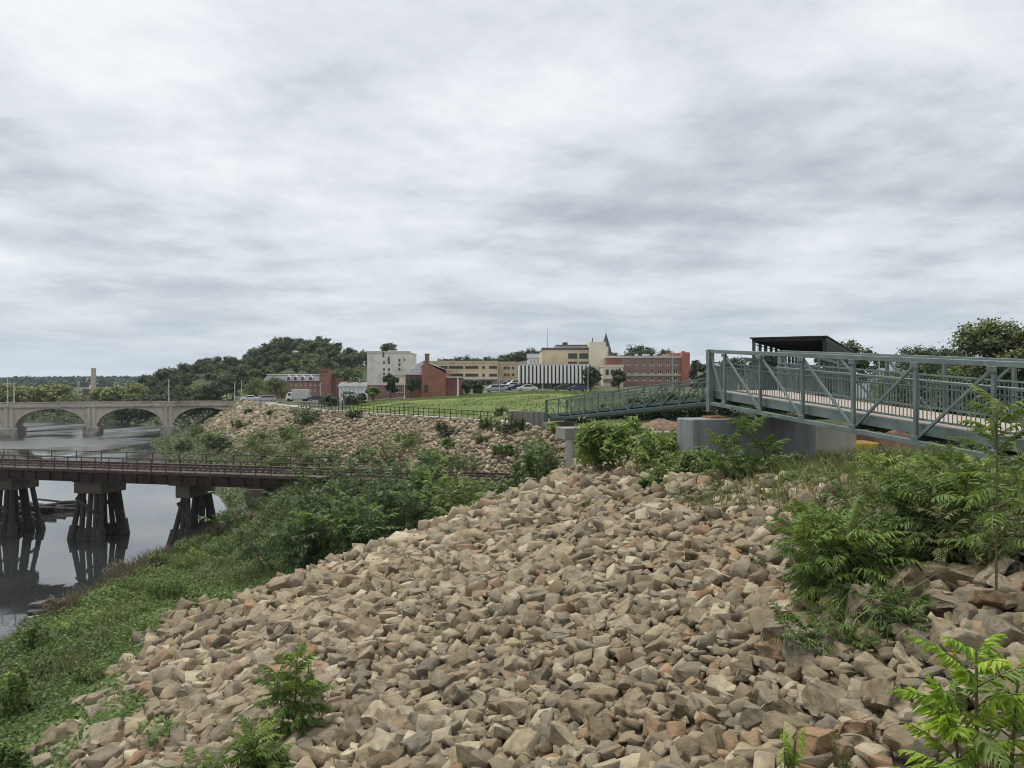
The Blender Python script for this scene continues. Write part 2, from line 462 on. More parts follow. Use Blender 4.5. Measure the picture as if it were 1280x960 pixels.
def water():
    m, nt, b = _nodes('river water')
    b.inputs['Base Color'].default_value = (.024, .028, .027, 1)
    rw = _noise(nt, .045, 4, .55, .6, 'Object', (1, .5, 1)); tc = nt.nodes.new('ShaderNodeTexCoord'); sx = nt.nodes.new('ShaderNodeSeparateXYZ'); nt.links.new(tc.outputs['Object'], sx.inputs[0]); mr = nt.nodes.new('ShaderNodeMapRange'); mr.inputs[1].default_value = 70; mr.inputs[2].default_value = 150; mr.inputs[3].default_value = -.14; mr.inputs[4].default_value = .08; nt.links.new(sx.outputs[1], mr.inputs[0]); av = nt.nodes.new('ShaderNodeMath'); nt.links.new(rw.outputs[0], av.inputs[0]); nt.links.new(mr.outputs[0], av.inputs[1]); rr = _ramp(nt, [(.46, (.018, .018, .018)), (.62, (.30, .30, .30))]); nt.links.new(av.outputs[0], rr.inputs[0]); nt.links.new(rr.outputs[0], b.inputs['Roughness'])
    b.inputs['Specular IOR Level'].default_value = .65
    b.inputs['IOR'].default_value = 2.0
    n = _noise(nt, .35, 4, .5, .4, 'Object', (1, .45, 1))
    n2 = _noise(nt, 2.2, 3, .5, .2, 'Object', (1, .5, 1))
    ad = nt.nodes.new('ShaderNodeMath'); ad.operation = 'MULTIPLY_ADD'; ad.inputs[1].default_value = .22
    nt.links.new(n2.outputs[0], ad.inputs[0]); nt.links.new(n.outputs[0], ad.inputs[2])
    _bump(nt, b, ad.outputs[0], .09, .14)
    V = [(-3500, -400, 0), (300, -400, 0), (300, 330, 0), (-3500, 330, 0)]
    o = mk('river_water', V, [[(0, 1, 2, 3)]], m)
    tag(o, kind='structure')
water()

# ------------------------------------------------------------------ trail and streets (sheets that follow the ground)
def drape(name, pts, halfw, mat, lift=.05, kind='structure', n=60):
    P = [Vector((a, b, 0)) for a, b in pts]
    L = [0]
    for a, b in zip(P[:-1], P[1:]): L.append(L[-1] + (b - a).length)
    V, Fq = [], []
    for i in range(n + 1):
        t = L[-1] * i / n
        k = min(max(j for j in range(len(L)) if L[j] <= t + 1e-9), len(P) - 2)
        p = P[k].lerp(P[k + 1], (t - L[k]) / (L[k + 1] - L[k]))
        d = (P[k + 1] - P[k]).normalized(); nn = Vector((-d.y, d.x, 0))
        for j in range(5):
            q = p + nn * halfw * (j / 2 - 1)
            V.append((q.x, q.y, tz(q.x, q.y) + lift))
    for i in range(n):
        for j in range(4):
            a = i * 5 + j
            Fq.append((a, a + 1, a + 6, a + 5))
    o = mk(name, V, [Fq], mat)
    return tag(o, kind=kind)
off = lambda pts, k: [(a + k * .8, b + k * .6) for a, b in pts]
drape('path', off(TRAIL[4:10], 1.6), 1.35, M['path'], .06, n=90)
drape('street', [(-6, 172), (2, 190), (3, 212), (2, 240)], 8, M['asphalt'], .10)
drape('road', [(-64, 196), (-46, 185), (-30, 178), (-10, 174)], 5.5, M['asphalt'], .10)

# ------------------------------------------------------------------ world, sun, camera
def world():
    w = bpy.data.worlds.new('World'); scene.world = w; w.use_nodes = True
    nt = w.node_tree
    bg = nt.nodes['Background']
    sky = nt.nodes.new('ShaderNodeTexSky'); sky.sky_type = 'NISHITA'; sky.sun_disc = False
    sky.sun_elevation = math.radians(SUN_EL); sky.sun_rotation = math.radians(SUN_ROT); sky.air_density = 1.2; sky.dust_density = 2
    tc = nt.nodes.new('ShaderNodeTexCoord'); sp = nt.nodes.new('ShaderNodeSeparateXYZ')
    nt.links.new(tc.outputs['Generated'], sp.inputs[0])
    def math_(op, a, b=None):
        n = nt.nodes.new('ShaderNodeMath'); n.operation = op
        for i, v in enumerate((a, b)):
            if v is None: continue
            if isinstance(v, (int, float)): n.inputs[i].default_value = v
            else: nt.links.new(v, n.inputs[i])
        return n.outputs[0]
    z = math_('MAXIMUM', sp.outputs[2], 0.0)
    zz = math_('ADD', z, .13)
    cb = nt.nodes.new('ShaderNodeCombineXYZ')
    nt.links.new(math_('DIVIDE', sp.outputs[0], zz), cb.inputs[0]); nt.links.new(math_('DIVIDE', sp.outputs[1], zz), cb.inputs[1])
    def noise(scale, det, rough, dist, sc, loc=(0, 0, 0), rot=0, lac=2.0):
        mp = nt.nodes.new('ShaderNodeMapping'); mp.inputs['Scale'].default_value = sc; mp.inputs['Location'].default_value = loc; mp.inputs['Rotation'].default_value = (0, 0, rot)
        nt.links.new(cb.outputs[0], mp.inputs[0])
        n = nt.nodes.new('ShaderNodeTexNoise'); n.inputs['Scale'].default_value = scale; n.inputs['Detail'].default_value = det
        n.inputs['Roughness'].default_value = rough; n.inputs['Distortion'].default_value = dist; n.inputs['Lacunarity'].default_value = lac
        nt.links.new(mp.outputs[0], n.inputs['Vector'])
        return n.outputs[0]
    n1 = noise(.75, 12, .60, .0, (.85, 1.15, 1), (CLX, CLY, 0), .25)      # banks of cloud
    n2 = noise(2.1, 12, .60, .08, (1.0, .9, 1), (1.7, 5.3, 0), -.2)       # billows
    n3 = noise(.30, 2, .5, .0, (.8, 1.0, 1), (8.1, 2.2, 0))               # brighter and darker regions
    s = math_('ADD', math_('ADD', math_('MULTIPLY', n1, .56), math_('MULTIPLY', n2, .38)), math_('MULTIPLY', n3, .19))
    cl = _ramp(nt, [(.44, (.29, .318, .35)), (.525, (.395, .424, .452)), (.58, (.485, .512, .533)), (.68, (.61, .632, .645))])
    nt.links.new(s, cl.inputs[0])
    # towards the horizon the deck thins to bluish grey
    hz = _ramp(nt, [(.0, (.80, .80, .80)), (.05, (.50, .50, .50)), (.12, (.16, .16, .16)), (.24, (0, 0, 0))])
    nt.links.new(z, hz.inputs[0])
    c = _mix(nt, hz.outputs[0], cl.outputs[0], (.37, .432, .50))
    # an overcast sky grows brighter towards the zenith
    zb = _ramp(nt, [(.0, (1, 1, 1)), (.42, (1, 1, 1)), (.62, (1.3, 1.3, 1.3)), (1.0, (ZEN, ZEN, ZEN))])
    nt.links.new(z, zb.inputs[0])
    c = _mix(nt, 1.0, c, zb.outputs[0], 'MULTIPLY')
    sc10 = nt.nodes.new('ShaderNodeVectorMath'); sc10.operation = 'SCALE'; sc10.inputs['Scale'].default_value = 10.0
    nt.links.new(c, sc10.inputs[0])
    out = _mix(nt, .93, sky.outputs[0], sc10.outputs[0])
    nt.links.new(out, bg.inputs[0])
    bg.inputs[1].default_value = .1
SUN_EL, SUN_ROT, CLX, CLY, ZEN = 66, 305, 12.3, 2.9, 1.9
world()
sun = bpy.data.lights.new('sun', 'SUN'); sun.energy = 2.2; sun.angle = math.radians(20); sun.color = (1, .955, .89)
so = bpy.data.objects.new('sun', sun); COL.objects.link(so)
az, el = math.radians(SUN_ROT), math.radians(SUN_EL)
sd_ = Vector((math.sin(az) * math.cos(el), math.cos(az) * math.cos(el), math.sin(el)))   # direction to the sun
so.rotation_euler = sd_.to_track_quat('Z', 'Y').to_euler()
cam = bpy.data.cameras.new('camera'); cam.sensor_width = 36; cam.lens = F_PX / 1280 * 36; cam.clip_start = .1; cam.clip_end = 9000
co = bpy.data.objects.new('camera', cam); COL.objects.link(co); co.location = (0, 0, EYE); co.rotation_euler = (PI / 2, 0, 0)
scene.camera = co
scene.view_settings.view_transform = 'Standard'; scene.view_settings.look = 'None'; scene.view_settings.gamma = 1
scene.view_settings.exposure = 0.58
scene.render.engine = 'CYCLES'
scene.cycles.use_denoising = True
scene.cycles.pixel_filter_type = 'BLACKMAN_HARRIS'; scene.cycles.filter_width = 1.05
scene.cycles.max_bounces = 6; scene.cycles.diffuse_bounces = 3; scene.cycles.glossy_bounces = 3; scene.cycles.transmission_bounces = 3; scene.cycles.volume_bounces = 1
# ------------------------------------------------------------------ riprap
def rock_hull(rng, flat=.6, rough=0, bev=.05):
    """angular quarry stone of about unit length, as (V, list of tris/quads)"""
    bm = bmesh.new()
    ax = np.array([1.0, rng.uniform(.62, .95), rng.uniform(flat - .15, flat + .18)]) * .5
    pts = []
    for sx in (-1, 1):
        for sy in (-1, 1):
            for sz in (-1, 1):
                p = np.array([sx, sy, sz]) * ax * rng.uniform(.55, 1.1, 3)
                pts.append(p)
    def hull(pp):
        vs = [bm.verts.new(p) for p in pp]
        r = bmesh.ops.convex_hull(bm, input=vs)
        junk = list({e for e in r['geom_interior'] + r['geom_unused'] if isinstance(e, bmesh.types.BMVert)})
        bmesh.ops.delete(bm, geom=[v for v in junk if v.is_valid], context='VERTS')
    hull(pts)
    for _ in range(rng.integers(2, 6)):       # split faces
        d = rng.normal(size=3); d /= np.linalg.norm(d)
        co = d * ax * rng.uniform(.58, .95)
        bmesh.ops.bisect_plane(bm, geom=list(bm.verts) + list(bm.edges) + list(bm.faces), plane_co=co, plane_no=d / ax / np.linalg.norm(d / ax), clear_outer=True)
        pp = [v.co.copy() for v in bm.verts]
        if len(pp) < 6: break
        bm.clear(); hull(pp)
    bmesh.ops.dissolve_limit(bm, angle_limit=.2, verts=bm.verts, edges=bm.edges)
    if bev:
        bmesh.ops.bevel(bm, geom=list(bm.edges), offset=bev * rng.uniform(.5, 1.2), segments=1, affect='EDGES', clamp_overlap=True)
    bmesh.ops.triangulate(bm, faces=bm.faces)
    if rough:
        for k in range(rough):
            long_ = [e for e in bm.edges if e.calc_length() > .16]
            bmesh.ops.subdivide_edges(bm, edges=long_, cuts=1)
            bmesh.ops.triangulate(bm, faces=bm.faces)
        bm.normal_update()
        f = rng.uniform(0, 9, 3)
        lay = rng.normal(size=3); lay /= np.linalg.norm(lay)
        for v in bm.verts:
            c = v.co
            n = math.sin(c.x * 11 + f[0] + 2 * math.sin(c.y * 9 + f[1])) * math.sin(c.z * 13 + f[2]) + .6 * math.sin(27 * (c.x * lay[0] + c.y * lay[1] + c.z * lay[2]) + f[0])
            v.co = c + v.normal * (n * .018 + rng.normal() * .009)
    bm.verts.ensure_lookup_table(); bm.verts.index_update()
    V = np.array([v.co[:] for v in bm.verts]); Fc = np.array([[l.index for l in f.verts] for f in bm.faces])
    bm.free()
    return V, Fc
def rotm(rng, tilt):
    a = rng.uniform(0, 2 * PI)
    t = rng.normal(size=2) * tilt
    return np.array((Matrix.Rotation(t[0], 3, 'X') @ Matrix.Rotation(t[1], 3, 'Y') @ Matrix.Rotation(a, 3, 'Z')))
class Darts:
    def __init__(s, cell): s.c = cell; s.g = {}
    def ok(s, x, y, r):
        ci, cj = int(math.floor(x / s.c)), int(math.floor(y / s.c))
        for i in (ci - 1, ci, ci + 1):
            for j in (cj - 1, cj, cj + 1):
                for (a, b, q) in s.g.get((i, j), ()):
                    if (a - x) ** 2 + (b - y) ** 2 < (r + q) ** 2: return False
        s.g.setdefault((ci, cj), []).append((x, y, r))
        return True

VEG_NEAR = [  # areas of the slope taken over by vegetation (photo pixels)
    [(770, 590), (850, 640), (880, 645), (980, 655), (1010, 640), (1100, 650), (1290, 650), (1290, 540), (860, 540), (760, 570)],
    [(1000, 700), (1010, 820), (1130, 830), (1170, 740), (1290, 700), (1290, 640), (1080, 640)],
]
def rock_size(px, py, d):
    w = np.interp(py, [590, 650, 760, 880, 960], [18, 21, 24, 27, 31])
    if px > 910 and py > 640: w *= 1 + .72 * min(1, (px - 910) / 190)
    return w * d / F_PX
def scatter_rocks():
    rng = np.random.default_rng(5)
    protos = [rock_hull(rng, rng.choice([.4, .5, .62, .72]), 0, .024) for _ in range(60)]
    rocks = []   # x,y,z,size,R,tint,px,py,screen size
    dr = Darts(1.3)
    cand = []
    N = 150000
    xs = rng.uniform(-17.5, 13.5, N); ys = 3.0 + 34.4 * rng.uniform(0, 1, N) ** 1.0
    zs = terrain(xs, ys)
    n_near = 0
    for layer in range(2):
        order = rng.permutation(N)
        for i in order:
            x, y, z = xs[i], ys[i], zs[i]
            if y < 4.2 and abs(x) < 5: continue
            tx = float(toe_x(y))
            if x < tx + .6 * math.sin(y * 1.7) : continue
            px, py = project(x, y, z)
            if z > crest(y) - .12 and y > 10 and x > 7 and rng.random() < .8: continue
            s = rock_size(px, py, y) if -200 < px < 1500 else .5
            s = min(max(s, .19), .8) * math.exp(float(np.clip(rng.normal(), -1.6, 1.35)) * .33) * (.82 if layer else 1.05)
            s = min(s, 1.15)
            if px < 60 and rng.random() < .45: continue
            if inpoly(np.array([px]), np.array([py]), [(-30, 915), (60, 880), (150, 872), (185, 895), (150, 925), (70, 968), (-30, 968)])[0] and rng.random() < .6: continue
            lay_r = s * (.30 if layer == 0 else .40)
            if layer == 0:
                if not dr.ok(x, y, lay_r): continue
            else:
                if not dr2.ok(x, y, lay_r): continue
            dens = 1.0
            veg = any(inpoly(np.array([px]), np.array([py]), v)[0] for v in VEG_NEAR)
            if veg and rng.random() < .35: continue
            if y > 36.2: z -= .12
            R = rotm(rng, .28 if layer == 0 else .46)
            zz = z + s * (.10 if layer == 0 else .33) + rng.normal() * .04 * s
            rocks.append([x, y, zz, s, R, rng.random(), px, EYE and project(x, y, zz)[1], s * F_PX / y, int(rng.integers(len(protos)))])
        dr2 = Darts(1.3)
    return rocks, protos
ROCKS, PROTOS = scatter_rocks()
print('rocks', len(ROCKS))

LAND = [  # what one can find on the slope, with a photo position
    ((365, 860), 'small ferny sapling'), ((345, 945), 'low ferny bottom plant'), ((1205, 880), 'bright lime sumac'), ((1060, 740), 'tall ferny sumac clump'),
    ((1175, 640), 'wide dark sumac'), ((785, 570), 'yellow green knotweed bush'), ((815, 635), 'small dark shrub'), ((900, 625), 'olive weed tuft'), ((490, 660), 'big leafy thicket'),
    ((940, 555), 'grey concrete pier'), ((180, 830), 'creeping green ground cover'), ((985, 910), 'small lime weed tuft'), ((735, 560), 'old concrete abutment'), ((655, 590), 'dark shrub by the rails')]
ORD = ['', 'second ', 'third ', 'fourth ', 'fifth ', 'sixth ', 'seventh ', 'eighth ', 'ninth ', 'tenth ', 'eleventh ', 'twelfth ']
def colour_word(t):
    for p, w in ((.09, 'brown'), (.27, 'tan'), (.44, 'dull tan'), (.59, 'greyish'), (.72, 'buff'), (.82, 'grey'), (.905, 'reddish'), (2, 'rusty')):
        if t < p: return w
def build_rocks():
    rng = np.random.default_rng(9)
    vis = [r for r in ROCKS if 8 < r[6] < 1272 and 585 < r[7] < 945 and r[1] > 4]
    # prefer the stones lying on top
    vis.sort(key=lambda r: -r[8])
    top = vis[:300]; ids = {id(r) for r in top}
    counts = {}
    for r in top:
        x, y, z, s, R, t, px, py, scr, k = r
        fl = float(rng.choice([.36, .5, .62, .74]))
        V, Fc = rock_hull(rng, fl, 2 if scr > 30 else 1, .022)
        V = (V @ R.T) * s * 1.04
        ex = np.ptp(V, axis=0)
        shape = 'flat' if ex[2] < .52 * max(ex[0], ex[1]) else ('blocky' if ex[2] > .8 * max(ex[0], ex[1]) else 'angular')
        size = 'large' if scr > 52 else ('mid sized' if scr > 38 else 'small')
        j = min(range(len(LAND)), key=lambda q: math.hypot(LAND[q][0][0] - px, LAND[q][0][1] - py))
        dx, dy = px - LAND[j][0][0], py - LAND[j][0][1]
        rel = ('right of' if dx > 0 else 'left of') if abs(dx) > abs(dy) else ('below' if dy > 0 else 'above')
        key = (size, shape, colour_word(t), rel, LAND[j][1])
        o = mk('boulder', V + np.array([x, y, z]), [Fc], M['rock'], tint=np.full(len(V), t), origin=(x, y, z))
        tag(o, None, 'rock', 'loose riprap stones on the near slope')
        counts.setdefault(key, []).append((math.hypot(dx, dy), o))
    for (size, shape, c, rel, lm), lst in counts.items():
        lst.sort(key=lambda q: q[0])
        for i, (_, o) in enumerate(lst):
            o['label'] = f"{size} {shape} {c} stone {rel} the {lm}" + (f", {ORD[i].strip()} closest" if i and i < len(ORD) else '')
    rest = [r for r in ROCKS if id(r) not in ids]
    RA = np.array([[r[0], r[1], r[3]] for r in ROCKS])
    for _ in range(1):                  # grit and chips lodged between the stones
        aa = rng.uniform(0, 2 * PI, len(RA)); qq = RA[:, 2] * rng.uniform(.45, .75, len(RA)); gx, gy = RA[:, 0] + np.cos(aa) * qq, RA[:, 1] + np.sin(aa) * qq
        gz = terrain(gx, gy)
        for r, x, y, z0 in zip(ROCKS, gx, gy, gz):
            rest.append([x, y, z0 + r[3] * rng.uniform(-.05, .18), r[3] * rng.uniform(.14, .34), rotm(rng, .6), rng.random(), 0, 0, 0, int(rng.integers(len(PROTOS)))])
    VV, FF, TT, n = [], [], [], 0
    for x, y, z, s, R, t, px, py, scr, k in rest:
        V, Fc = PROTOS[k]
        VV.append((V @ R.T) * s + np.array([x, y, z])); FF.append(Fc + n); TT.append(np.full(len(V), t)); n += len(V)
    o = mk('riprap', np.concatenate(VV), [np.concatenate(FF)], M['rock'], tint=np.concatenate(TT))
    tag(o, 'loose tan and grey riprap stones covering the near slope', 'riprap', kind='stuff')
build_rocks()

def far_riprap():
    rng = np.random.default_rng(21)
    protos = [rock_hull(rng, rng.choice([.5, .62, .75]), 0, 0) for _ in range(24)]
    N = 46000
    u = rng.uniform(-.42, .10, N); y = rng.uniform(66, 199, N)
    x = u * y
    z = terrain(x, y); sd = trail_dist(x, y)
    keep = (sd > 1.4) & (z > 2.0 + .6 * wob(x, y, 7)) & (sd < 16)
    # green strips break it up
    keep &= ~((wob(x, y, 9.0) > .62) & (rng.random(N) < .8))
    x, y, z = x[keep], y[keep], z[keep]
    VV, FF, TT, n = [], [], [], 0
    dr = Darts(1.4)
    for i in range(len(x)):
        s = min(.95, .0068 * y[i] * .85) * math.exp(rng.normal() * .3)
        s *= 1.25 if (x[i] / y[i] > -.1) else .85
        if not dr.ok(x[i], y[i], s * .30): continue
        V, Fc = protos[rng.integers(len(protos))]
        V = (V @ rotm(rng, .35).T) * s + np.array([x[i], y[i], z[i] + .18 * s])
        VV.append(V); FF.append(Fc + n); TT.append(np.full(len(V), rng.random() * .9)); n += len(V)
    print('far rocks', len(VV))
    o = mk('far_riprap', np.concatenate(VV), [np.concatenate(FF)], M['rock'], tint=np.concatenate(TT))
    tag(o, 'tan riprap stones covering the mound across the rail line', 'riprap', kind='stuff')
far_riprap()
# ------------------------------------------------------------------ footbridge spans
def truss_span(root, P0, step, ztop0, zbot0, zstep, across, posts, mid, deck_dz=.48, rail_h=1.02, mat=None, endpost=(True, False), picket=.13, plain=False, dg=1.0, zbs=None):
    """pony truss: panel points P0 + k*step for k in posts, second truss offset by `across`"""
    mat = mat or M['steel']
    S = Vector((step[0], step[1], 0)); A = Vector((across[0], across[1], 0)); an = A.normalized()
    def pt(k, side, z): return Vector((P0[0], P0[1], 0)) + S * k + A * side + Vector((0, 0, z))
    ZT = lambda k: ztop0 + zstep * k
    ZB = lambda k: zbot0 + (zstep if zbs is None else zbs) * k
    k0, k1 = posts[0], posts[-1]
    for sd in (0, 1):
        MB().bar(pt(k0, sd, ZT(k0)), pt(k1, sd, ZT(k1)), .13, .13).build('top_chord', mat, root, .008)
        MB().bar(pt(k0, sd, ZB(k0)), pt(k1, sd, ZB(k1)), .13, .13).build('bottom_chord', mat, root, .008)
        MB().bar(pt(k0, sd, ZB(k0) + deck_dz - .16) + an * (.19 if sd == 0 else -.19), pt(k1, sd, ZB(k1) + deck_dz - .16) + an * (.19 if sd == 0 else -.19), .10, .27).build('stringer', mat, root, .006)
        for i, k in enumerate(posts):
            end = (i == 0 and endpost[0]) or (i == len(posts) - 1 and endpost[1])
            w = .22 if end else .085
            MB().bar(pt(k, sd, ZB(k) - (.32 if end else .063)), pt(k, sd, ZT(k) + (.067 if end else -.067)), w, w + .012, side=an).build('post', mat, root, .006)
        for a, b in zip(posts[:-1], posts[1:]):
            lo, hi = (b, a) if b <= mid + .01 else (a, b)
            MB().bar(pt(lo, sd, ZB(lo) + .06), pt(hi, sd, ZT(hi) - .08), .06 * dg, .07 * dg, side=an).build('diagonal', mat, root, .004)
        # railing on the inside of the truss: one part with its pickets as one pattern, hand rail apart
        q = .13 if sd == 0 else -.13
        rb = MB()
        n = int((S * (k1 - k0)).length / picket)
        for i in range(n + 1):
            k = k0 + (k1 - k0) * i / n
            rb.bar(pt(k, sd, ZB(k) + deck_dz + .09) + an * q, pt(k, sd, ZB(k) + deck_dz + rail_h - .03) + an * q, .018, .018, side=an)
        for h in ((.95,) if plain else (.09, rail_h)):
            rb.bar(pt(k0, sd, ZB(k0) + deck_dz + h) + an * q, pt(k1, sd, ZB(k1) + deck_dz + h) + an * q, .045, .05)
        rp = rb.build('railing', mat, root)
        if not plain: MB().tube(pt(k0, sd, ZB(k0) + deck_dz + .86) + an * q * 1.75, pt(k1, sd, ZB(k1) + deck_dz + .86) + an * q * 1.75, .026, n=10).build('hand_rail', mat, rp, smooth=True)
    db = MB()
    db.bar(pt(k0, .5, ZB(k0) + deck_dz - .045), pt(k1, .5, ZB(k1) + deck_dz - .045), A.length - .44, .07)
    db.build('deck', M['deck'], root)
    for k in posts:
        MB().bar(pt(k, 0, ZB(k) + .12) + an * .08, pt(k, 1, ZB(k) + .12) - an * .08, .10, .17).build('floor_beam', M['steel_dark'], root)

UN = Vector((.966, .257, 0))
br = thing('footbridge', 'grey green steel truss footbridge climbing from the right edge to the tall concrete pier', 'footbridge', (7.56, 28, 11.1))
truss_span(br, (7.56, 28), (.58, -2.18), 13.14, 11.22, -.14, UN * 3.0, [-.46, 0, 1, 2, 3, 4, 5, 6, 6.46], 3, zbs=-.163)
for k in (0, 1, 2, 3, 4, 5, 6):     # bolted joint plates on the near truss
    for zo, nm in ((0, 'b'), (1, 't')):
        z_ = (13.14 - .14 * k) if zo else (11.22 - .163 * k)
        p_ = Vector((7.56 + .58 * k, 28 - 2.18 * k, 0)); ax_ = Vector((.58, -2.18, -.14)).normalized()
        g_ = MB(); c_ = p_ + Vector((0, 0, z_ + (-.11 if zo else .11))) - UN * .06
        g_.bar(c_ - ax_ * .13, c_ + ax_ * .13, .012, .13, side=UN)
        gp_ = g_.build('gusset_plate', M['steel'], br)
        for a_ in (-.09, -.03, .03, .09):
            MB().tube(c_ + ax_ * a_ - UN * .006 + Vector((0, 0, .05)), c_ + ax_ * a_ - UN * .02 + Vector((0, 0, .05)), .012, n=6).build('bolt', M['pole'], gp_)
br2 = thing('footbridge', 'long dark green truss ramp running down from behind the pier to the grassy mound', 'footbridge', (3.58, 82, 8.4))
truss_span(br2, (3.58, 82), (1.14, -1.866), 10.3, 8.4, .205, (.853 * 2.6, .52 * 2.6), [0, 1, 2, 3, 4, 5, 6, 7, 8, 9, 10, 11, 12], 6, picket=2.19, plain=True, dg=1.5, mat=surf('green ramp steel', (.085, .128, .112), 0.5, .16, 1.6, .1))
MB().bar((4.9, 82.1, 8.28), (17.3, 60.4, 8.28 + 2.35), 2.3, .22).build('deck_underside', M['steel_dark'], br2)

# landing and covered crossing
ld = thing('bridge_landing', 'railed landing between the truss footbridge and the dark covered crossing', 'landing', (9.5, 32, 11.5))
lp = [(7.45, 29.15), (10.35, 29.9), (13.4, 34.4), (10.0, 35.2)]
MB().prism([(a, b, 11.66) for a, b in lp], (0, 0, -.09)).build('deck', M['deck'], ld)
eb = MB()
for a, b in zip(lp, lp[1:] + lp[:1]): eb.bar((a[0], a[1], 11.42), (b[0], b[1], 11.42), .12, .27)
eb.build('edge_beam', M['steel'], ld)
for (a, b) in ((lp[0], lp[3]), (lp[1], lp[2])):
    a, b = Vector((*a, 0)), Vector((*b, 0)); r = MB(); n = int((b - a).length / .13)
    for i in range(n + 1):
        p = a.lerp(b, i / n); r.bar(p + Vector((0, 0, 11.74)), p + Vector((0, 0, 12.66)), .018)
    for h in (11.76, 12.5, 12.68): r.bar(a + Vector((0, 0, h)), b + Vector((0, 0, h)), .05)
    for f in (0, .34, .67, 1): r.bar(a.lerp(b, f) + Vector((0, 0, 11.6)), a.lerp(b, f) + Vector((0, 0, 12.72)), .09)
    r.build('railing', M['steel'], ld)

cv = thing('covered_footbridge', 'footbridge over the rail line inside a dark roofed safety cage', 'footbridge', (12, 40, 11.2))
cd = Vector((.447, .894, 0)); cn = Vector((.894, -.447, 0))
o0 = Vector((9.75, 33.0, 0))
truss_span(cv, (o0.x, o0.y), (cd.x * 2.2, cd.y * 2.2), 13.05, 11.15, 0.0, cn * 2.9, [0, 1, 2, 3, 4, 5, 6, 7, 8, 9, 10], 5, endpost=(False, False), picket=.2)
c0 = Vector((11.05, 36, 0))
zr = 13.93
cl = 19.0
for i in range(12):
    p = c0 + cd * (cl * i / 11)
    for s_ in (0, 3.0):
        MB().bar(p + cn * s_ + Vector((0, 0, 11.6)), p + cn * s_ + Vector((0, 0, zr)), .13, .13, side=cd).build('cage_post', M['steel_dark'] if s_ == 0 else M['black_steel'], cv)
rf = MB(); ro = MB()
for s_ in (0, 3.0): rf.bar(c0 + cn * s_ + Vector((0, 0, zr + .06)), c0 + cn * s_ + cd * cl + Vector((0, 0, zr + .06)), .16, .14)
for i in range(12): rf.bar(c0 + cd * (cl * i / 11) + cn * .06 + Vector((0, 0, zr + .05)), c0 + cd * (cl * i / 11) + cn * 2.94 + Vector((0, 0, zr + .05)), .1, .1)
rf.build('roof_frame', M['black_steel'], cv)
ro.hexa([tuple(c0 + cd * a + cn * b + Vector((0, 0, z))) for z in (zr + .14, zr + .19) for a, b in ((-.2, -.15), (-.2, 3.15), (cl + .2, 3.15), (cl + .2, -.15))])
ro.build('roof', M['black_steel'], cv)
# mesh side on the far side, built as a close lattice of bars
ms = MB()
for i in range(int(cl / .09)):
    p = c0 + cn * 3.09 + cd * (.09 * i)
    ms.bar(p + Vector((0, 0, 11.7)), p + Vector((0, 0, zr)), .062, .02, side=cd)
for h in np.arange(11.8, zr, .2): ms.bar(c0 + cn * 3.105 + Vector((0, 0, h)), c0 + cn * 3.105 + cd * cl + Vector((0, 0, h)), .02, .02)
ms.build('side_mesh', M['black_steel'], cv)
ml = MB()
for i in range(int(cl / .9)):
    p = c0 + cn * .03 + cd * (.9 * i)
    ml.bar(p + Vector((0, 0, 12.9)), p + Vector((0, 0, zr)), .02, .02)
for h in (13.4, 13.8): ml.bar(c0 + cn * .03 + Vector((0, 0, h)), c0 + cn * .03 + cd * cl + Vector((0, 0, h)), .03, .03)
ml.build('upper_rails', M['black_steel'], cv)

# concrete under the bridges
pr = thing('bridge_pier', 'wide smooth grey concrete pier carrying the end of the truss footbridge', 'pier', (8.8, 28.6, 8))
def pier_poly(z, e=0): 
    a = Vector((6.28, 27.35, 0)); n = Vector((-.257, .966, 0))
    return [a - UN * e - n * e, a + UN * (4.95 + e) - n * e, a + UN * (4.95 + e) + n * (1.25 + e), a - UN * e + n * (1.25 + e)]
pb = MB(); q = pier_poly(0)
pb.hexa([(p.x, p.y, 6.2) for p in q] + [(p.x, p.y, 10.78) for p in q])
pb.build('shaft', M['pier'], pr, .04)
bp = MB()
for t in (1.12, 4.06): bp.obox(Vector((6.28, 27.35, 0)) + UN * t + Vector((-.257, .966, 0)) * .5, UN, (-.257, .966, 0), .32, .3, 10.782, 10.86)
bp.build('bearing_plate', surf('rust stained bearing', (.26, .125, .05), .85, .3, 3), pr)

def slab(name, label, cat, boxes, mat, bevel=.03):
    t = thing(name, label, cat, boxes[0][1][0])
    for nm, (c, ex, hx, hy, z0, z1) in boxes:
        e = Vector((ex[0], ex[1], 0)).normalized()
        MB().obox(c, e, (-e.y, e.x, 0), hx, hy, z0, z1).build(nm, mat, t, bevel)
    return t
A0, B0 = at(703, 540, 41), at(868, 540, 43)
ex = (B0 - A0); ex.z = 0
mid_ = (A0 + B0) / 2
slab('abutment_wall', 'old weathered concrete abutment with a projecting coping beside the rail line', 'abutment',
     [('coping', (Vector((A0.x + 2.1, A0.y + .6, 0)), ex, 2.3, .75, 9.12, 9.74)),
      ('abutment_block', (at(733, 540, 41.6) * 1, ex, .62, 1.6, 3.0, 9.117)),
      ('back_wall', (Vector((mid_.x + 1.2, mid_.y + .5, 0)), ex, ex.length / 2 - 1.6, .5, 3.0, 9.42))], M['concrete'])
c = at(1042, 545, 40)
slab('flood_wall', 'pale concrete wall standing just behind the tall grey pier', 'wall', [('wall_panel', (Vector((c.x - .1, c.y, 0)), (1, .15, 0), 1.15, .3, 6.5, 9.9))], M['concrete_pale'])
a_, b_ = at(636, 515, 84.5), at(684, 515, 82.6)
fw = MB(); e = (b_ - a_); e.z = 0; L_ = e.length; e.normalize()
t = thing('retaining_wall', 'low pale stained concrete wall at the foot of the truss ramp', 'wall', a_)
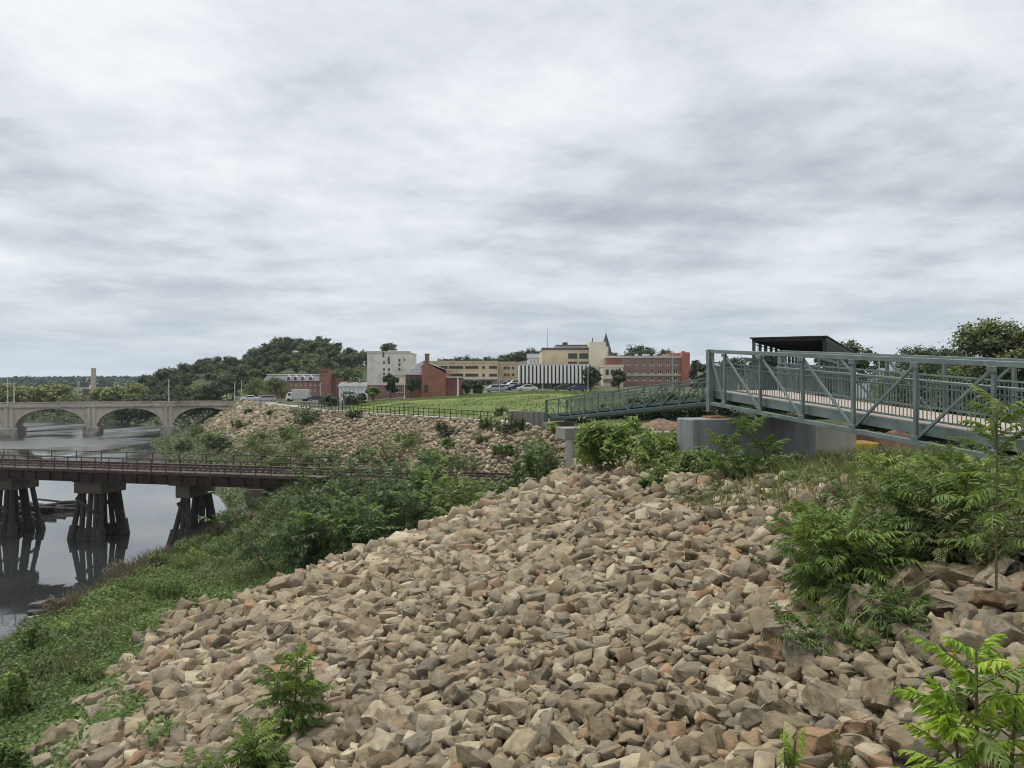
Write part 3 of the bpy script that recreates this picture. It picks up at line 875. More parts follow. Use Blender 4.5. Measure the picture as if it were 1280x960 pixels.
MB().obox((a_ + b_) / 2, e, (-e.y, e.x, 0), L_ / 2, .22, 6.8, 9.15).build('wall_panel', M['concrete'], t, .03)
for i in range(7):
    MB().obox(a_ + e * (L_ * (i + .5) / 7) + Vector((e.y, -e.x, 0)) * .28, e, (-e.y, e.x, 0), .12, .06, 6.8, 9.05).build('rib', M['concrete'], t, .02)
slab('ramp_abutment', 'concrete seat under the low end of the truss ramp', 'abutment', [('seat', (Vector((5.0, 81.6, 0)), (.853, .52, 0), 1.7, .8, 5.5, 8.03))], M['concrete'])

# ------------------------------------------------------------------ railway trestle
RD = Vector((35.6, -9.0, 0)).normalized(); RN = Vector((-RD.y, RD.x, 0))   # RN points away from the camera
R0 = Vector((-32.9, 62.0, 0))
tr = thing('railway_trestle', 'rusty brown rail trestle crossing the river on timber pile piers', 'rail bridge', (R0.x, R0.y, 5.5))
def rp(t, s, z): return R0 + RD * t + RN * s + Vector((0, 0, z))
T0, T1 = -62, 21.5
for i, (a, b) in enumerate([(-62, -36.0), (-35.95, -22.4), (-22.35, -.2), (-.15, 15.6), (15.65, 21.5)]):
    for s in (-1.35, 1.35):
        g = MB(); g.bar(rp(a, s, 5.0), rp(b, s, 5.0), .05, .95)
        for h in (4.53, 5.47): g.bar(rp(a, s, h), rp(b, s, h), .38, .05)
        n = max(2, int((b - a) / 1.3))
        for k in range(n + 1): g.bar(rp(a + .05 + (b - a - .1) * k / n, s - .1, 4.55), rp(a + .05 + (b - a - .1) * k / n, s - .1, 5.45), .07, .12, side=RD)
        g.build('girder', M['rust'], tr)
# lower walkway beam and brackets along the near side
wk = MB(); wk.bar(rp(T0, -2.35, 5.58), rp(T1, -2.35, 5.58), .95, .06)
for k in np.arange(T0, T1, 1.7): wk.bar(rp(k, -1.55, 5.1), rp(k, -2.7, 5.5), .07, .09, side=RD)
wk.bar(rp(T0, -2.85, 5.5), rp(T1, -2.85, 5.5), .06, .18)
wk.build('walkway', M['rust'], tr)
ti = MB()
for k in np.arange(T0, 48, .52): ti.obox(rp(k, 0, 0), RN, RD, 1.55, .12, 5.5, 5.68)
ti.build('tie', M['tie'], tr)
for s in (-.72, .72):
    r = MB(); r.bar(rp(T0, s, 5.75), rp(52, s, 5.75), .07, .14); r.build('rail', M['rust'], tr)
for s in (-1.05, 1.05): MB().bar(rp(T0, s, 5.74), rp(T1, s, 5.74), .18, .14).build('guard_timber', M['tie'], tr)
for s in (-2.82, 1.9):
    rb = MB()
    for h in (6.02, 6.5): rb.tube(rp(T0, s, h), rp(T1 + 2, s, h), .035, n=6)
    ra = rb.build('railing', M['rust_rail'], tr)
    for k in np.arange(T0, T1 + 2.1, 1.22 if s < 0 else 2.44):
        MB().bar(rp(k, s, 5.45), rp(k, s, 6.53), .052, .052, side=RD).build('railing_post', M['rust_rail'], ra)
def pier(t, wid, depth, ncol, zb, flare, seed, zc=4.46, hc=.95):
    rng = np.random.default_rng(seed)
    p = MB().obox(rp(t, .3, 0), RD, RN, wid / 2, depth / 2, zc - hc, zc).build('pier', M['cap'], tr, .06)
    MB().obox(rp(t, -1.35, 0), RD, RN, .9, .3, zc + .004, zc + .07).build('bearing', M['rust'], p)
    nrow = 2 if wid > 2 else 3
    for r in range(nrow):
        for c in range(ncol):
            f = (c / (ncol - 1) - .5) * 2; g = (r / (nrow - 1) - .5) * 2
            top = rp(t + f * (wid / 2 - .3) + rng.normal() * .08, .3 + g * (depth / 2 - .4), zc - hc + .02)
            bot = rp(t + f * (wid / 2 - .3 + flare) + rng.normal() * .15, .3 + g * (depth / 2 - .1 + flare * .6), zb)
            m_ = top.lerp(bot, .52 + rng.normal() * .04)
            q = MB().path([top, m_, bot], [.19, .205, .21], 8).build('pile', M['pile'], p)
            MB().path([m_, bot], [.34, .40], 9).build('pile_jacket', M['pile'], q)
    for s in (-depth / 2 + .35, depth / 2 - .1):
        br_ = MB().bar(rp(t - wid / 2 + .2, s, zc - hc - .35), rp(t + wid / 2 + .1, s, zc - hc - 2.0), .09, .24, side=RN)
        br_.build('cross_brace', M['pile'], p)
pier(-8.3, 2.9, 2.7, 5, -1.5, .55, 1)
pier(.35, 2.6, 2.7, 5, -1.5, .5, 2)
pier(9.0, 1.25, 3.2, 3, -1.0, .4, 3)
pier(15.4, 1.5, 4.4, 2, .2, .2, 4, zc=4.46, hc=1.15)
pier(-36, 3.3, 3.5, 5, -1.5, .5, 5); pier(-22.3, 3.3, 3.5, 5, -1.5, .5, 6)

# ------------------------------------------------------------------ arch bridge
AE = Vector((.0852, .0364, 0)).normalized(); AN = Vector((-AE.y, AE.x, 0))
AO = Vector((-.6386 * 180, 180, 0)); ASP = .0926 * 180
ab = thing('arch_bridge', 'long tan concrete road bridge on low round arches over the river', 'arch bridge', AO)
def ap(t, s, z): return AO + AE * t + AN * s + Vector((0, 0, z))
WID = 11.0
wall = MB()
for k in range(-4, 3):
    a, b = k * ASP + 1.15, (k + 1) * ASP - 1.15
    n = 22
    pts = []
    for i in range(n + 1):
        f = i / n; q = 2 * f - 1
        pts.append((a + (b - a) * f, 2.35 + (6.15 - 2.35) * (max(0, 1 - abs(q) ** 2.25)) ** .62))
    for i in range(n):
        (x0, z0), (x1, z1) = pts[i], pts[i + 1]
        wall.hexa([ap(x0, 0, z0), ap(x1, 0, z1), ap(x1, WID, z1), ap(x0, WID, z0), ap(x0, 0, 6.45), ap(x1, 0, 6.45), ap(x1, WID, 6.45), ap(x0, WID, 6.45)])
    # arch ring, slightly proud
    rg = MB()
    for i in range(n):
        (x0, z0), (x1, z1) = pts[i], pts[i + 1]
        rg.hexa([ap(x0, -.09, z0 - .004), ap(x1, -.09, z1 - .004), ap(x1, .02, z1 - .004), ap(x0, .02, z0 - .004), ap(x0, -.09, min(z0 + .55, 6.4)), ap(x1, -.09, min(z1 + .55, 6.4)), ap(x1, .02, min(z1 + .55, 6.4)), ap(x0, .02, min(z0 + .55, 6.4))])
    rg.build('arch_ring', M['arch'], ab)
wall.build('spandrel_wall', M['arch'], ab)
dk = MB()
dk.hexa([ap(-4.2 * ASP, -.35, 6.452), ap(3 * ASP + 14, -.35, 6.452), ap(3 * ASP + 14, WID + .35, 6.452), ap(-4.2 * ASP, WID + .35, 6.452), ap(-4.2 * ASP, -.35, 6.68), ap(3 * ASP + 14, -.35, 6.68), ap(3 * ASP + 14, WID + .35, 6.68), ap(-4.2 * ASP, WID + .35, 6.68)])
dk.build('deck', M['arch_base'], ab)
for s in (-.12, WID - .12):
    pw = MB(); pw.bar(ap(-4.2 * ASP, s + .12, 7.08), ap(3 * ASP + 14, s + .12, 7.08), .24, .80)
    for k in np.arange(-4.1 * ASP, 3 * ASP + 14, 2.1): pw.bar(ap(k, s + .12 - .03, 6.7), ap(k, s + .12 - .03, 7.5), .36, .30, side=AE)
    pp = pw.build('parapet', M['arch'], ab)
    cp = MB(); cp.bar(ap(-4.2 * ASP, s + .12, 7.56), ap(3 * ASP + 14, s + .12, 7.56), .42, .15); cp.build('coping', M['arch_base'], pp)
for k in range(-4, 4):
    p = MB()
    p.obox(ap(k * ASP, WID / 2, 0), AE, AN, 1.18 if k < 3 else 3.2, WID / 2 + .02, 1.9, 6.448)
    for s in (-.55, .55): p.obox(ap(k * ASP + s, 0, 0), AE, AN, .36, .3, 1.9, 6.44)
    o = p.build('pier', M['arch'], ab)
    q = MB(); q.obox(ap(k * ASP, WID / 2, 0), AE, AN, 1.75 if k < 3 else 4, WID / 2 + 1.0, -3, 1.95); q.build('pier_base', M['arch_base'], o, .25)
def pole(label, base, h, r=.12, arm=0, mat=None, cat='light pole', name='light_pole', group=None):
    t = thing(name, label, cat, base, group)
    b = Vector(base)
    MB().tube(b, b + Vector((0, 0, h)), r, r * .7, 8).build('shaft', mat or M['pole'], t)
    MB().tube(b - Vector((0, 0, .1)), b + Vector((0, 0, .5)), r * 1.7, n=8).build('base', mat or M['pole'], t)
    if arm:
        a = MB(); a.tube(b + Vector((0, 0, h - .1)), b + Vector((arm, 0, h + .25)), r * .5, n=6); ar = a.build('arm', mat or M['pole'], t)
        MB().box(b.x + arm - .35 * (arm > 0) - .05, b.x + arm + .35 * (arm < 0) + .05, b.y - .12, b.y + .12, b.z + h + .12, b.z + h + .25).build('lamp_head', M['frame_dark'], ar)
    return t
for i, (px, top, s, w) in enumerate([(9.5, 471, -.1, 'second from the frame edge'), (17.5, 478, 10.6, ''), (211, 474, .2, ''), (293.5, 478, .2, ''), (302, 475, 10.4, '')]):
    u = (px - 640) / F_PX
    # solve for t on the bridge with offset s
    o_ = ap(0, s, 0); tt = (u * o_.y - o_.x) / (AE.x - u * AE.y)
    p = ap(tt, s, 7.0)
    h = EYE - (top - 480) / F_PX * p.y - 7.0
    pole(['white pole at the left frame edge of the arch bridge', 'fainter white pole just right of the leftmost bridge pole', 'lone white pole above the middle pier of the arch bridge', 'left of two white poles at the bank end of the arch bridge', 'right of two white poles at the bank end of the arch bridge'][i], p, h, .14, group='poles along the arch bridge')

# ------------------------------------------------------------------ fence on the mound
def fence():
    t = thing('trail_fence', 'dark post and rail fence along the trail on top of the stone mound', 'fence', (-15.6, 110, 7.6))
    pts = [Vector((a, b, 0)) + Vector((-.75, -.6, 0)) * .9 for a, b in [(-36, 136), (-31.7, 130), (-15.6, 110), (-3.9, 95), (-1.3, 91.5)]]
    seq = []
    for a, b in zip(pts[:-1], pts[1:]):
        n = max(1, round((b - a).length / 1.25))
        seq += [a.lerp(b, i / n) for i in range(n)]
    seq.append(pts[-1])
    for p in seq: p.z = tz(p.x, p.y)
    for i, p in enumerate(seq):
        tall = i in (14, 29)
        MB().bar(p - Vector((0, 0, .2)), p + Vector((0, 0, 1.3 + (.5 if tall else 0))), .09 if not tall else .13).build('post', M['fence'], t)
    for h in (.3, .75, 1.2):
        r = MB()
        for a, b in zip(seq[:-1], seq[1:]): r.bar(a + Vector((0, 0, h)), b + Vector((0, 0, h)), .05, .07)
        r.build('rail', M['fence'], t)
fence()
# ------------------------------------------------------------------ town buildings
class Bld:
    """a block with a facade facing the camera; openings given in photo pixels at the facade's depth"""
    def __init__(s, name, label, cat, px0, px1, ytop, ybase, d, depth, mat, roofmat=None, parapet=.5):
        s.d, s.depth, s.mat = d, depth, mat
        s.x0, s.x1 = s.X(px0), s.X(px1)
        s.z1, s.z0 = s.Z(ytop), s.Z(ybase) - 2.5
        s.root = thing(name, label, cat, ((s.x0 + s.x1) / 2, d, s.Z(ybase)))
        s.holes = []
        s.rm, s.par = roofmat or M['roof_dark'], parapet
    def X(s, px): return (px - 640) / F_PX * s.d
    def Z(s, py): return EYE - (py - 480) / F_PX * s.d
    def win(s, px0, px1, y0, y1, mull=0, frame=None): s.holes.append((s.X(px0), s.X(px1), s.Z(y1), s.Z(y0), mull, frame))
    def grid(s, cols, rows, w, h, mull=1, frame=None):
        for r in rows:
            for c in cols: s.win(c - w / 2, c + w / 2, r - h / 2, r + h / 2, mull, frame)
    def done(s, roof=True, side_windows=0):
        d, D = s.d, s.depth
        xs = sorted({s.x0, s.x1} | {h[0] for h in s.holes} | {h[1] for h in s.holes})
        zs = sorted({s.z0, s.z1} | {h[2] for h in s.holes} | {h[3] for h in s.holes})
        m = MB()
        for a, b in zip(xs[:-1], xs[1:]):
            for c, e in zip(zs[:-1], zs[1:]):
                mx, mz = (a + b) / 2, (c + e) / 2
                if any(h[0] < mx < h[1] and h[2] < mz < h[3] for h in s.holes): continue
                m.add([(a, d, c), (b, d, c), (b, d, e), (a, d, e)], [(0, 1, 2, 3)])
        rv = .28
        for (a, b, c, e, *_r) in s.holes:
            m.add([(a, d, c), (a, d + rv, c), (a, d + rv, e), (a, d, e)], [(0, 1, 2, 3)])
            m.add([(b, d, c), (b, d, e), (b, d + rv, e), (b, d + rv, c)], [(0, 1, 2, 3)])
            m.add([(a, d, c), (b, d, c), (b, d + rv, c), (a, d + rv, c)], [(0, 1, 2, 3)])
            m.add([(a, d, e), (a, d + rv, e), (b, d + rv, e), (b, d, e)], [(0, 1, 2, 3)])
        m.add([(s.x0, d, s.z0), (s.x0, d, s.z1), (s.x0, d + D, s.z1), (s.x0, d + D, s.z0)], [(0, 1, 2, 3)])
        m.add([(s.x1, d, s.z0), (s.x1, d + D, s.z0), (s.x1, d + D, s.z1), (s.x1, d, s.z1)], [(0, 1, 2, 3)])
        m.add([(s.x0, d + D, s.z0), (s.x0, d + D, s.z1), (s.x1, d + D, s.z1), (s.x1, d + D, s.z0)], [(0, 1, 2, 3)])
        m.build('wall', s.mat, s.root)
        for (a, b, c, e, mull, fr) in s.holes:
            f = MB(); t = .09
            f.box(a, b, d + .14, d + .22, c, c + t).box(a, b, d + .14, d + .22, e - t, e).box(a, a + t, d + .14, d + .22, c + t, e - t).box(b - t, b, d + .14, d + .22, c + t, e - t)
            for k in range(mull):
                x = a + (b - a) * (k + 1) / (mull + 1); f.box(x - .04, x + .04, d + .14, d + .22, c + t, e - t)
            f.box(a - .06, b + .06, d - .08, d + .14, c - .12, c - .004)
            w = f.build('window', fr or M['frame_white'], s.root)
            MB().box(a, b, d + .24, d + .27, c, e).build('pane', M['glass'], w)
        if roof:
            r = MB(); r.box(s.x0 - .15, s.x1 + .15, d - .15, d + D + .15, s.z1 + .004, s.z1 + .25)
            p = s.par
            r.box(s.x0 - .15, s.x1 + .15, d - .15, d + .15, s.z1 + .25, s.z1 + .25 + p)
            s.roof = r.build('roof', s.rm, s.root)
        return s

# old mill with a tower
b = Bld('mill_building', 'long brick mill with dormered grey roof and a square brick tower', 'mill', 330, 402, 476, 499, 222, 14, M['brick_mill'])
b.grid([364, 370, 376, 382, 388, 394, 399], [480.2, 487.0, 493.2], 2.0, 3.6); b.grid([336, 342, 348, 354], [480.2, 487.0], 2.0, 3.6)
b.done(roof=False)
zt_, d_ = b.z1, b.d
r = MB(); r.hexa([(b.x0 - .3, d_ - .3, zt_), (b.x1, d_ - .3, zt_), (b.x1, d_ + 14.3, zt_), (b.x0 - .3, d_ + 14.3, zt_), (b.x0 + .5, d_ + 1.6, b.Z(469)), (b.x1, d_ + 1.6, b.Z(469)), (b.x1, d_ + 12, b.Z(469)), (b.x0 + .5, d_ + 12, b.Z(469))])
rr = r.build('roof', M['roof_grey'], b.root)
cpm = MB(); cpm.box(b.x0 + .3, b.x1 - .2, d_ + 1.4, d_ + 12.2, b.Z(469) + .004, b.Z(469) + .35); cpm.build('roof_edge', M['frame_white'], rr)
for px in (360.5, 369, 378, 388):
    x = b.X(px); o = MB()
    o.prism([(x - .75, d_ + .05, zt_ + .15), (x + .75, d_ + .05, zt_ + .15), (x + .75, d_ + .05, zt_ + 1.0), (x, d_ + .05, zt_ + 1.5), (x - .75, d_ + .05, zt_ + 1.0)], (0, 1.6, 0))
    q = o.build('dormer', M['frame_white'], rr)
    MB().box(x - .38, x + .38, d_ + .0, d_ + .045, zt_ + .3, zt_ + 1.0).build('dormer_window', M['glass'], q)
x0, x1 = b.X(400.6), b.X(411.8)
MB().box(x0, x1, d_ - 1.2, d_ + 2.4, b.z0, b.Z(461.5)).build('tower', M['brick_red'], b.root)
tp = MB(); tp.box(x0 - .12, x1 + .12, d_ - 1.32, d_ + 2.52, b.Z(461.5) + .003, b.Z(460.6))
tp.build('tower_parapet', M['brick_dark'], b.root)
for i, px in enumerate((403, 406, 409.4)): MB().box(b.X(px) - .28, b.X(px) + .28, d_ - 1.24, d_ - 1.197, b.Z(466), b.Z(463.6)).build('tower_window', M['frame_dark'], b.root)
MB().box(x1 + .01, b.X(417.8), d_ + 2, d_ + 12, b.z0, b.Z(472)).build('side_wing', M['brick_dark'], b.root)

# white house
b = Bld('white_house', 'white clapboard house with a grey roof beside the mill', 'house', 423.5, 457, 483, 501, 205, 8, M['house_white'])
b.grid([427, 432, 437, 442, 447, 452], [486.5, 493], 1.8, 3.2); b.done(roof=False)
r = MB(); e = .35
r.add([(b.x0 - e, b.d - e, b.z1), (b.x1 + e, b.d - e, b.z1), (b.x1 + e, b.d + 4, b.Z(477.5)), (b.x0 - e, b.d + 4, b.Z(477.5)), (b.x1 + e, b.d + 8 + e, b.z1), (b.x0 - e, b.d + 8 + e, b.z1)], [(0, 1, 2, 3), (3, 2, 4, 5), (0, 3, 5), (1, 4, 2), (0, 5, 4, 1)])
rr = r.build('roof', M['roof_grey'], b.root)
for px in (433, 446): MB().box(b.X(px) - .4, b.X(px) + .4, b.d + 3.2, b.d + 4.2, b.Z(479), b.Z(475.6)).build('chimney', M['brick_mill'], rr)

# pale tower block
b = Bld('apartment_tower', 'pale cream block with few small windows and a tree growing behind its roof', 'apartment block', 459, 512.5, 441.5, 500, 238, 16, M['white_wall'], M['roof_light'], .4)
b.grid([480, 486.2], [453, 461.5, 467, 471.5], 2.3, 2.6, 0, M['frame_dark']); b.grid([499.3], [450, 455.5, 461], 2.5, 3, 0, M['frame_dark']); b.win(484.6, 487, 446, 450.5, 0, M['frame_dark'])
b.grid([505.5], [449.5], 1.6, 3, 0, M['frame_dark'])
b.done(); MB().box(b.X(478.5), b.X(480.2), b.d - .25, b.d - .004, b.Z(446), b.Z(440)).build('flue', M['frame_dark'], b.root)
MB().box(b.X(483), b.X(494), b.d + 3, b.d + 9, b.z1 + .255, b.Z(437.5)).build('penthouse', M['cream'], b.root)

# brick building with the big gable and chimney
d = 168
b = Bld('gabled_brick_building', 'red brick building with a tall blank gable wall and chimney at the lawn edge', 'building', 527, 557, 462.5, 496, d, 16, M['brick_red'])
b.win(530.3, 535.3, 481, 489.5, 1, M['frame_dark']); b.done(roof=False)
X, Z = b.X, b.Z
g = MB(); g.prism([(b.x0, d, b.z1), (b.x1, d, b.z1), (b.x1, d, Z(466.0)), (X(541), d, Z(456)), (X(534), d, Z(453.5)), (X(532), d, Z(453.5)), (b.x0, d, Z(458))], (0, .35, 0)); 
g.build('gable', M['brick_red'], b.root)
r = MB()
r.hexa([(b.x0 - .25, d + .36, Z(459.5)), (X(533), d + .36, Z(453.6)), (X(533), d + 16, Z(453.6)), (b.x0 - .25, d + 16, Z(459.5)), (b.x0 - .25, d + .36, Z(458.4)), (X(533), d + .36, Z(452.5)), (X(533), d + 16, Z(452.5)), (b.x0 - .25, d + 16, Z(458.4))])
r.hexa([(X(533.05), d + .36, Z(453.6)), (b.x1 + .25, d + .36, Z(466.6)), (b.x1 + .25, d + 16, Z(466.6)), (X(533.05), d + 16, Z(453.6)), (X(533.05), d + .36, Z(452.5)), (b.x1 + .25, d + .36, Z(465.5)), (b.x1 + .25, d + 16, Z(465.5)), (X(533.05), d + 16, Z(452.5))])
rr = r.build('roof', M['roof_grey'], b.root)
ch = MB(); ch.box(X(531), X(536), d + .02, d + 1.2, Z(462), Z(443.2)); ch.box(X(530.6), X(536.4), d - .06, d + 1.28, Z(443.2) + .003, Z(442))
ch.build('chimney', M['brick_red'], b.root)
# steep slated wing left of the gable
MB().box(X(506), X(526.9), d + 1.2, d + 13, b.z0, Z(467.5)).build('side_wing', M['brick_dark'], b.root)
MB().hexa([(X(505), d + .9, Z(467.4)), (X(526.9), d + .9, Z(467.4)), (X(526.9), d + 13, Z(467.4)), (X(505), d + 13, Z(467.4)), (X(513), d + 4, Z(456)), (X(526.9), d + 4, Z(450)), (X(526.9), d + 9, Z(450)), (X(513), d + 9, Z(456))]).build('wing_roof', M['roof_grey'], b.root)
MB().box(X(505.2), X(526.8), d + .95, d + 1.19, Z(468.4), Z(467)).build('eave_trim', M['frame_white'], b.root)
for px in (509.5, 514, 518.5, 523): 
    w = MB().box(X(px) - .35, X(px) + .35, d + 1.05, d + 1.18, Z(486), Z(474)).build('window', M['frame_dark'], b.root)
    MB().box(X(px) - .27, X(px) + .27, d + 1.01, d + 1.047, Z(485.3), Z(474.7)).build('pane', M['glass'], w)
MB().box(X(557.1), X(575.5), d + .6, d + 11, b.z0, Z(472.3)).build('annex', M['brick_dark'], b.root)
MB().box(X(556.9), X(575.8), d + .4, d + 11.2, Z(472.3) + .004, Z(470.6)).build('annex_roof', M['roof_light'], b.root)
MB().box(X(571.5), X(573.5), d + .2, d + .58, b.z0, Z(474)).build('downpipe', M['frame_white'], b.root)

b = Bld('low_brick_building', 'low brick building with white roof trim left of the gabled building', 'building', 459.5, 505, 481.5, 500, 178, 10, M['brick_mill'], M['frame_white'], .2)
b.grid([464, 468.5, 473], [490], 2.4, 6, 0); b.grid([497, 502], [486], 2.2, 9, 0); b.done()
MB().box(b.X(483), b.X(506), b.d + 1, b.d + 8, b.z1 + .46, b.Z(469.5)).build('upper_storey', M['cream'], b.root)
MB().box(b.X(482.5), b.X(506.4), b.d + .7, b.d + 8.3, b.Z(469.5) + .004, b.Z(468.5)).build('upper_roof', M['roof_light'], b.root)

# buff garage and offices
d = 226
b = Bld('parking_garage', 'long buff concrete parking garage with dark open storeys', 'garage', 536, 622, 453.5, 494, d, 26, M['garage'], M['garage'], .3)
for y0, y1 in ((457.6, 460.4), (467, 470.2)):
    for a, c in ((538, 546), (548.5, 559.5), (561, 579), (581.5, 598), (602.8, 606), (611.5, 621.3)): b.win(a, c, y0, y1, 3 if c - a > 6 else 0, M['frame_dark'])
for a, c in ((577, 585), (587, 596), (598, 606), (608, 615)): b.win(a, c, 476, 487, 2, M['frame_dark'])
b.done()
MB().box(b.X(575), b.X(622), d - 2.2, d - .01, b.Z(474.3), b.Z(472.6)).build('canopy', M['frame_white'], b.root)
b = Bld('office_wing', 'buff corner wing at the street end of the parking garage', 'building', 622.3, 645, 454.5, 492, 231, 20, M['garage'], M['garage'], .3)
for y in (459.6, 468.2): b.win(629.5, 633, y - 1.4, y + 1.4, 1, M['frame_dark']); b.win(634, 637, y - 1.4, y + 1.4, 1, M['frame_dark']); b.win(640, 642.5, y - 1.4, y + 1.4, 0, M['frame_dark'])
b.win(625, 630, 477, 486, 1, M['frame_dark']); b.win(632, 637, 477, 486, 1, M['frame_dark']); b.done()

# ribbed white building
d = 190
b = Bld('ribbed_building', 'low modern building wrapped in white vertical ribs with black gaps', 'building', 651, 737.5, 457.5, 491, d, 22, M['stone_base'], M['roof_light'], .3)
for a, c in ((658, 665), (669, 675), (679, 684), (690, 697), (702, 708), (712, 719), (723, 730)): b.win(a, c, 479.8, 487, 1, M['frame_dark'])
b.done()
MB().box(b.x0 - .1, b.x1 + .1, d - 1.0, d - .02, b.Z(479), b.Z(457)).build('dark_glazing', M['fin_dark'], b.root)
nf = 18
for i in range(nf):
    px = 651.6 + (736.5 - 651.6) * (i + .5) / nf
    MB().box(b.X(px - 1.35), b.X(px + 1.35), d - 1.45, d - .9, b.Z(479.2), b.Z(456.6)).build('rib', M['fin'], b.root)
for i in range(6):
    MB().box(b.x0 - .5, b.x0 - .11, d - .9 + i * 3.4, d + .9 + i * 3.4, b.Z(479.2), b.Z(456.6)).build('rib', M['fin'], b.root)

# tan office block behind it
d = 216
b = Bld('tan_office_block', 'tall tan stucco office block with a pale stair tower and rooftop room', 'office block', 677.5, 736, 437.5, 490, d, 22, M['beige'], M['roof_dark'], .4)
for a, c in ((710.2, 721.8), (724, 735.2)):
    b.win(a, c, 441.7, 447.8, 3, M['frame_dark']); b.win(a, c, 452, 457.4, 3, M['frame_dark'])
b.win(700, 706, 454.5, 457.5, 1, M['frame_dark'])
b.done(); X, Z = b.X, b.Z
MB().box(X(736.1), X(757), d - 1.0, d + 14, b.z0, Z(427.5)).build('stair_tower', M['cream'], b.root)
MB().box(X(696), X(735.5), d + 4, d + 15, b.z1 + .26, Z(431)).build('rooftop_room', M['roof_light'], b.root)
MB().box(X(696), X(735.5), d + 3.8, d + 15.2, Z(431) + .004, Z(430)).build('rooftop_roof', M['roof_dark'], b.root)
MB().tube((X(708.8), d + 8, Z(430)), (X(708.8), d + 8, Z(426.2)), .75, n=10).build('vent', M['frame_dark'], b.root)
MB().tube((X(742), d + 3, Z(427.5)), (X(742), d + 3, Z(421.5)), .12, n=6).build('antenna', M['frame_dark'], b.root)
MB().tube((X(685.5), d + 5, Z(437)), (X(685.5), d + 5, Z(408)), .10, .05, n=6).build('aerial_mast', M['pole'], b.root)
MB().box(X(757.05), X(761), d + 1, d + 13, b.z0, Z(433)).build('side_wing', M['white_wall'], b.root)
# church spire
d = 260
t = thing('church_spire', 'slender dark church spire rising behind the tan office block', 'spire', at(757, 480, d))
p = at(757.5, 437, d); MB().box(p.x - 1.5, p.x + 1.5, d - 1.5, d + 1.5, 8, p.z).build('belfry', M['brick_dark'], t)
s = MB(); tip = at(757.5, 416, d); s.tube(p + Vector((0, 0, .004)), tip, 1.65, .04, 8); s.build('spire', M['slate'], t)
MB().tube(tip, tip + Vector((0, 0, .9)), .07, n=5).build('finial', M['slate'], t)
# small white house and hill house
b = Bld('gabled_white_house', 'white house with grey roof peeking out left of the tan office block', 'house', 660, 677, 447.5, 492, 246, 9, M['house_white'])
b.grid([664, 668.5, 673], [452], 1.8, 2.8); b.done(roof=False)
MB().prism([(b.x0 - .3, b.d - .3, b.z1), (b.x0 - .3, b.d + 9.3, b.z1), (b.x0 - .3, b.d + 4.5, b.Z(441.5))], (b.x1 - b.x0 + .6, 0, 0)).build('roof', M['roof_grey'], b.root)

# cream infill and long brick building
b = Bld('cream_infill_building', 'small cream building squeezed between the office block and the long brick building', 'building', 754, 779, 458.5, 490, 207, 12, M['cream'], M['cream'], .3)
b.grid([759, 765.2], [465], 4, 6, 1, M['frame_dark']); b.grid([772], [465], 4, 6, 1, M['frame_dark']); b.done()
MB().box(b.X(754), b.X(779), b.d - .4, b.d - .02, b.Z(477), b.Z(473.5)).build('sign_band', M['brick_brown'], b.root)
d = 212
b = Bld('long_brick_building', 'long three storey brown brick building with regular windows', 'building', 758, 851, 447.5, 490, d, 16, M['brick_brown'], M['roof_light'], .35)
cols = [786, 795.5, 805, 815, 824.5, 834.5, 844.5]
b.grid(cols, [453.6, 464.4, 473], 4.4, 5.2, 1)
b.done(); X, Z = b.X, b.Z
MB().box(X(779), X(851.2), d - .25, d - .01, Z(469.4), Z(468.2)).build('string_course', M['cream'], b.root)
MB().box(X(758.5), X(776), d - .3, d - .005, Z(458), Z(448.2)).build('corner_block', M['brick_dark'], b.root)
for px, w in ((800, 3), (812, 8), (824, 3)): MB().box(X(px - w / 2), X(px + w / 2), d + 5, d + 7, b.z1 + .26, Z(441.5)).build('roof_unit', M['roof_light'], b.root)
MB().box(X(851.3), X(861.5), d - .8, d + 14, b.z0, Z(440.5)).build('end_tower', M['brick_orange'], b.root)
MB().box(X(838), X(851.2), d + 2, d + 14, b.z1 + .26, Z(441.2)).build('tower_back', M['brick_orange'], b.root)
MB().box(X(856), X(859.5), d + 3, d + 4.5, Z(440.5) + .003, Z(438.4)).build('chimney', M['brick_orange'], b.root)

# industrial pieces far up river
d = 300
t = thing('factory_chimney', 'tall buff factory chimney standing beyond the arch bridge', 'chimney', at(116.5, 500, d))
p0, p1 = at(116.5, 510, d), at(117, 462.5, d)
MB().path([p0, p0.lerp(p1, .3), p1], [1.15, 1.0, .8], 12).build('shaft', M['chimney'], t, smooth=False)
MB().tube(p1 + Vector((0, 0, .003)), p1 + Vector((0, 0, .7)), .9, n=12).build('rim', M['chimney'], t)
b = Bld('factory_building', 'dark red factory building left of the tall chimney', 'factory', 103.5, 113.5, 488, 508, 305, 12, M['brick_dark'], M['roof_grey'], .3); b.grid([106, 109, 111.6], [493], 1.3, 3.5, 0); b.done()
MB().tube(b.root.location + Vector((.2, 3, b.z1 - b.root.location.z)), b.root.location + Vector((.2, 3, b.z1 - b.root.location.z + 2.2)), 1.0, .8, 10).build('roof_vent', M['frame_white'], b.root)
b = Bld('brown_factory_building', 'low brown factory building right of the tall chimney', 'factory', 119.5, 139, 488, 508, 310, 12, M['brick_brown'], M['roof_dark'], .3); b.grid([123, 127, 131, 135], [494], 1.6, 3.5, 0); b.done()
b = Bld('white_shed', 'low white shed on the far bank left of the factory', 'shed', 86, 101, 499.5, 508, 296, 8, M['frame_white'], M['roof_light'], .1); b.win(90, 97, 502.2, 505, 1, M['frame_dark']); b.done()
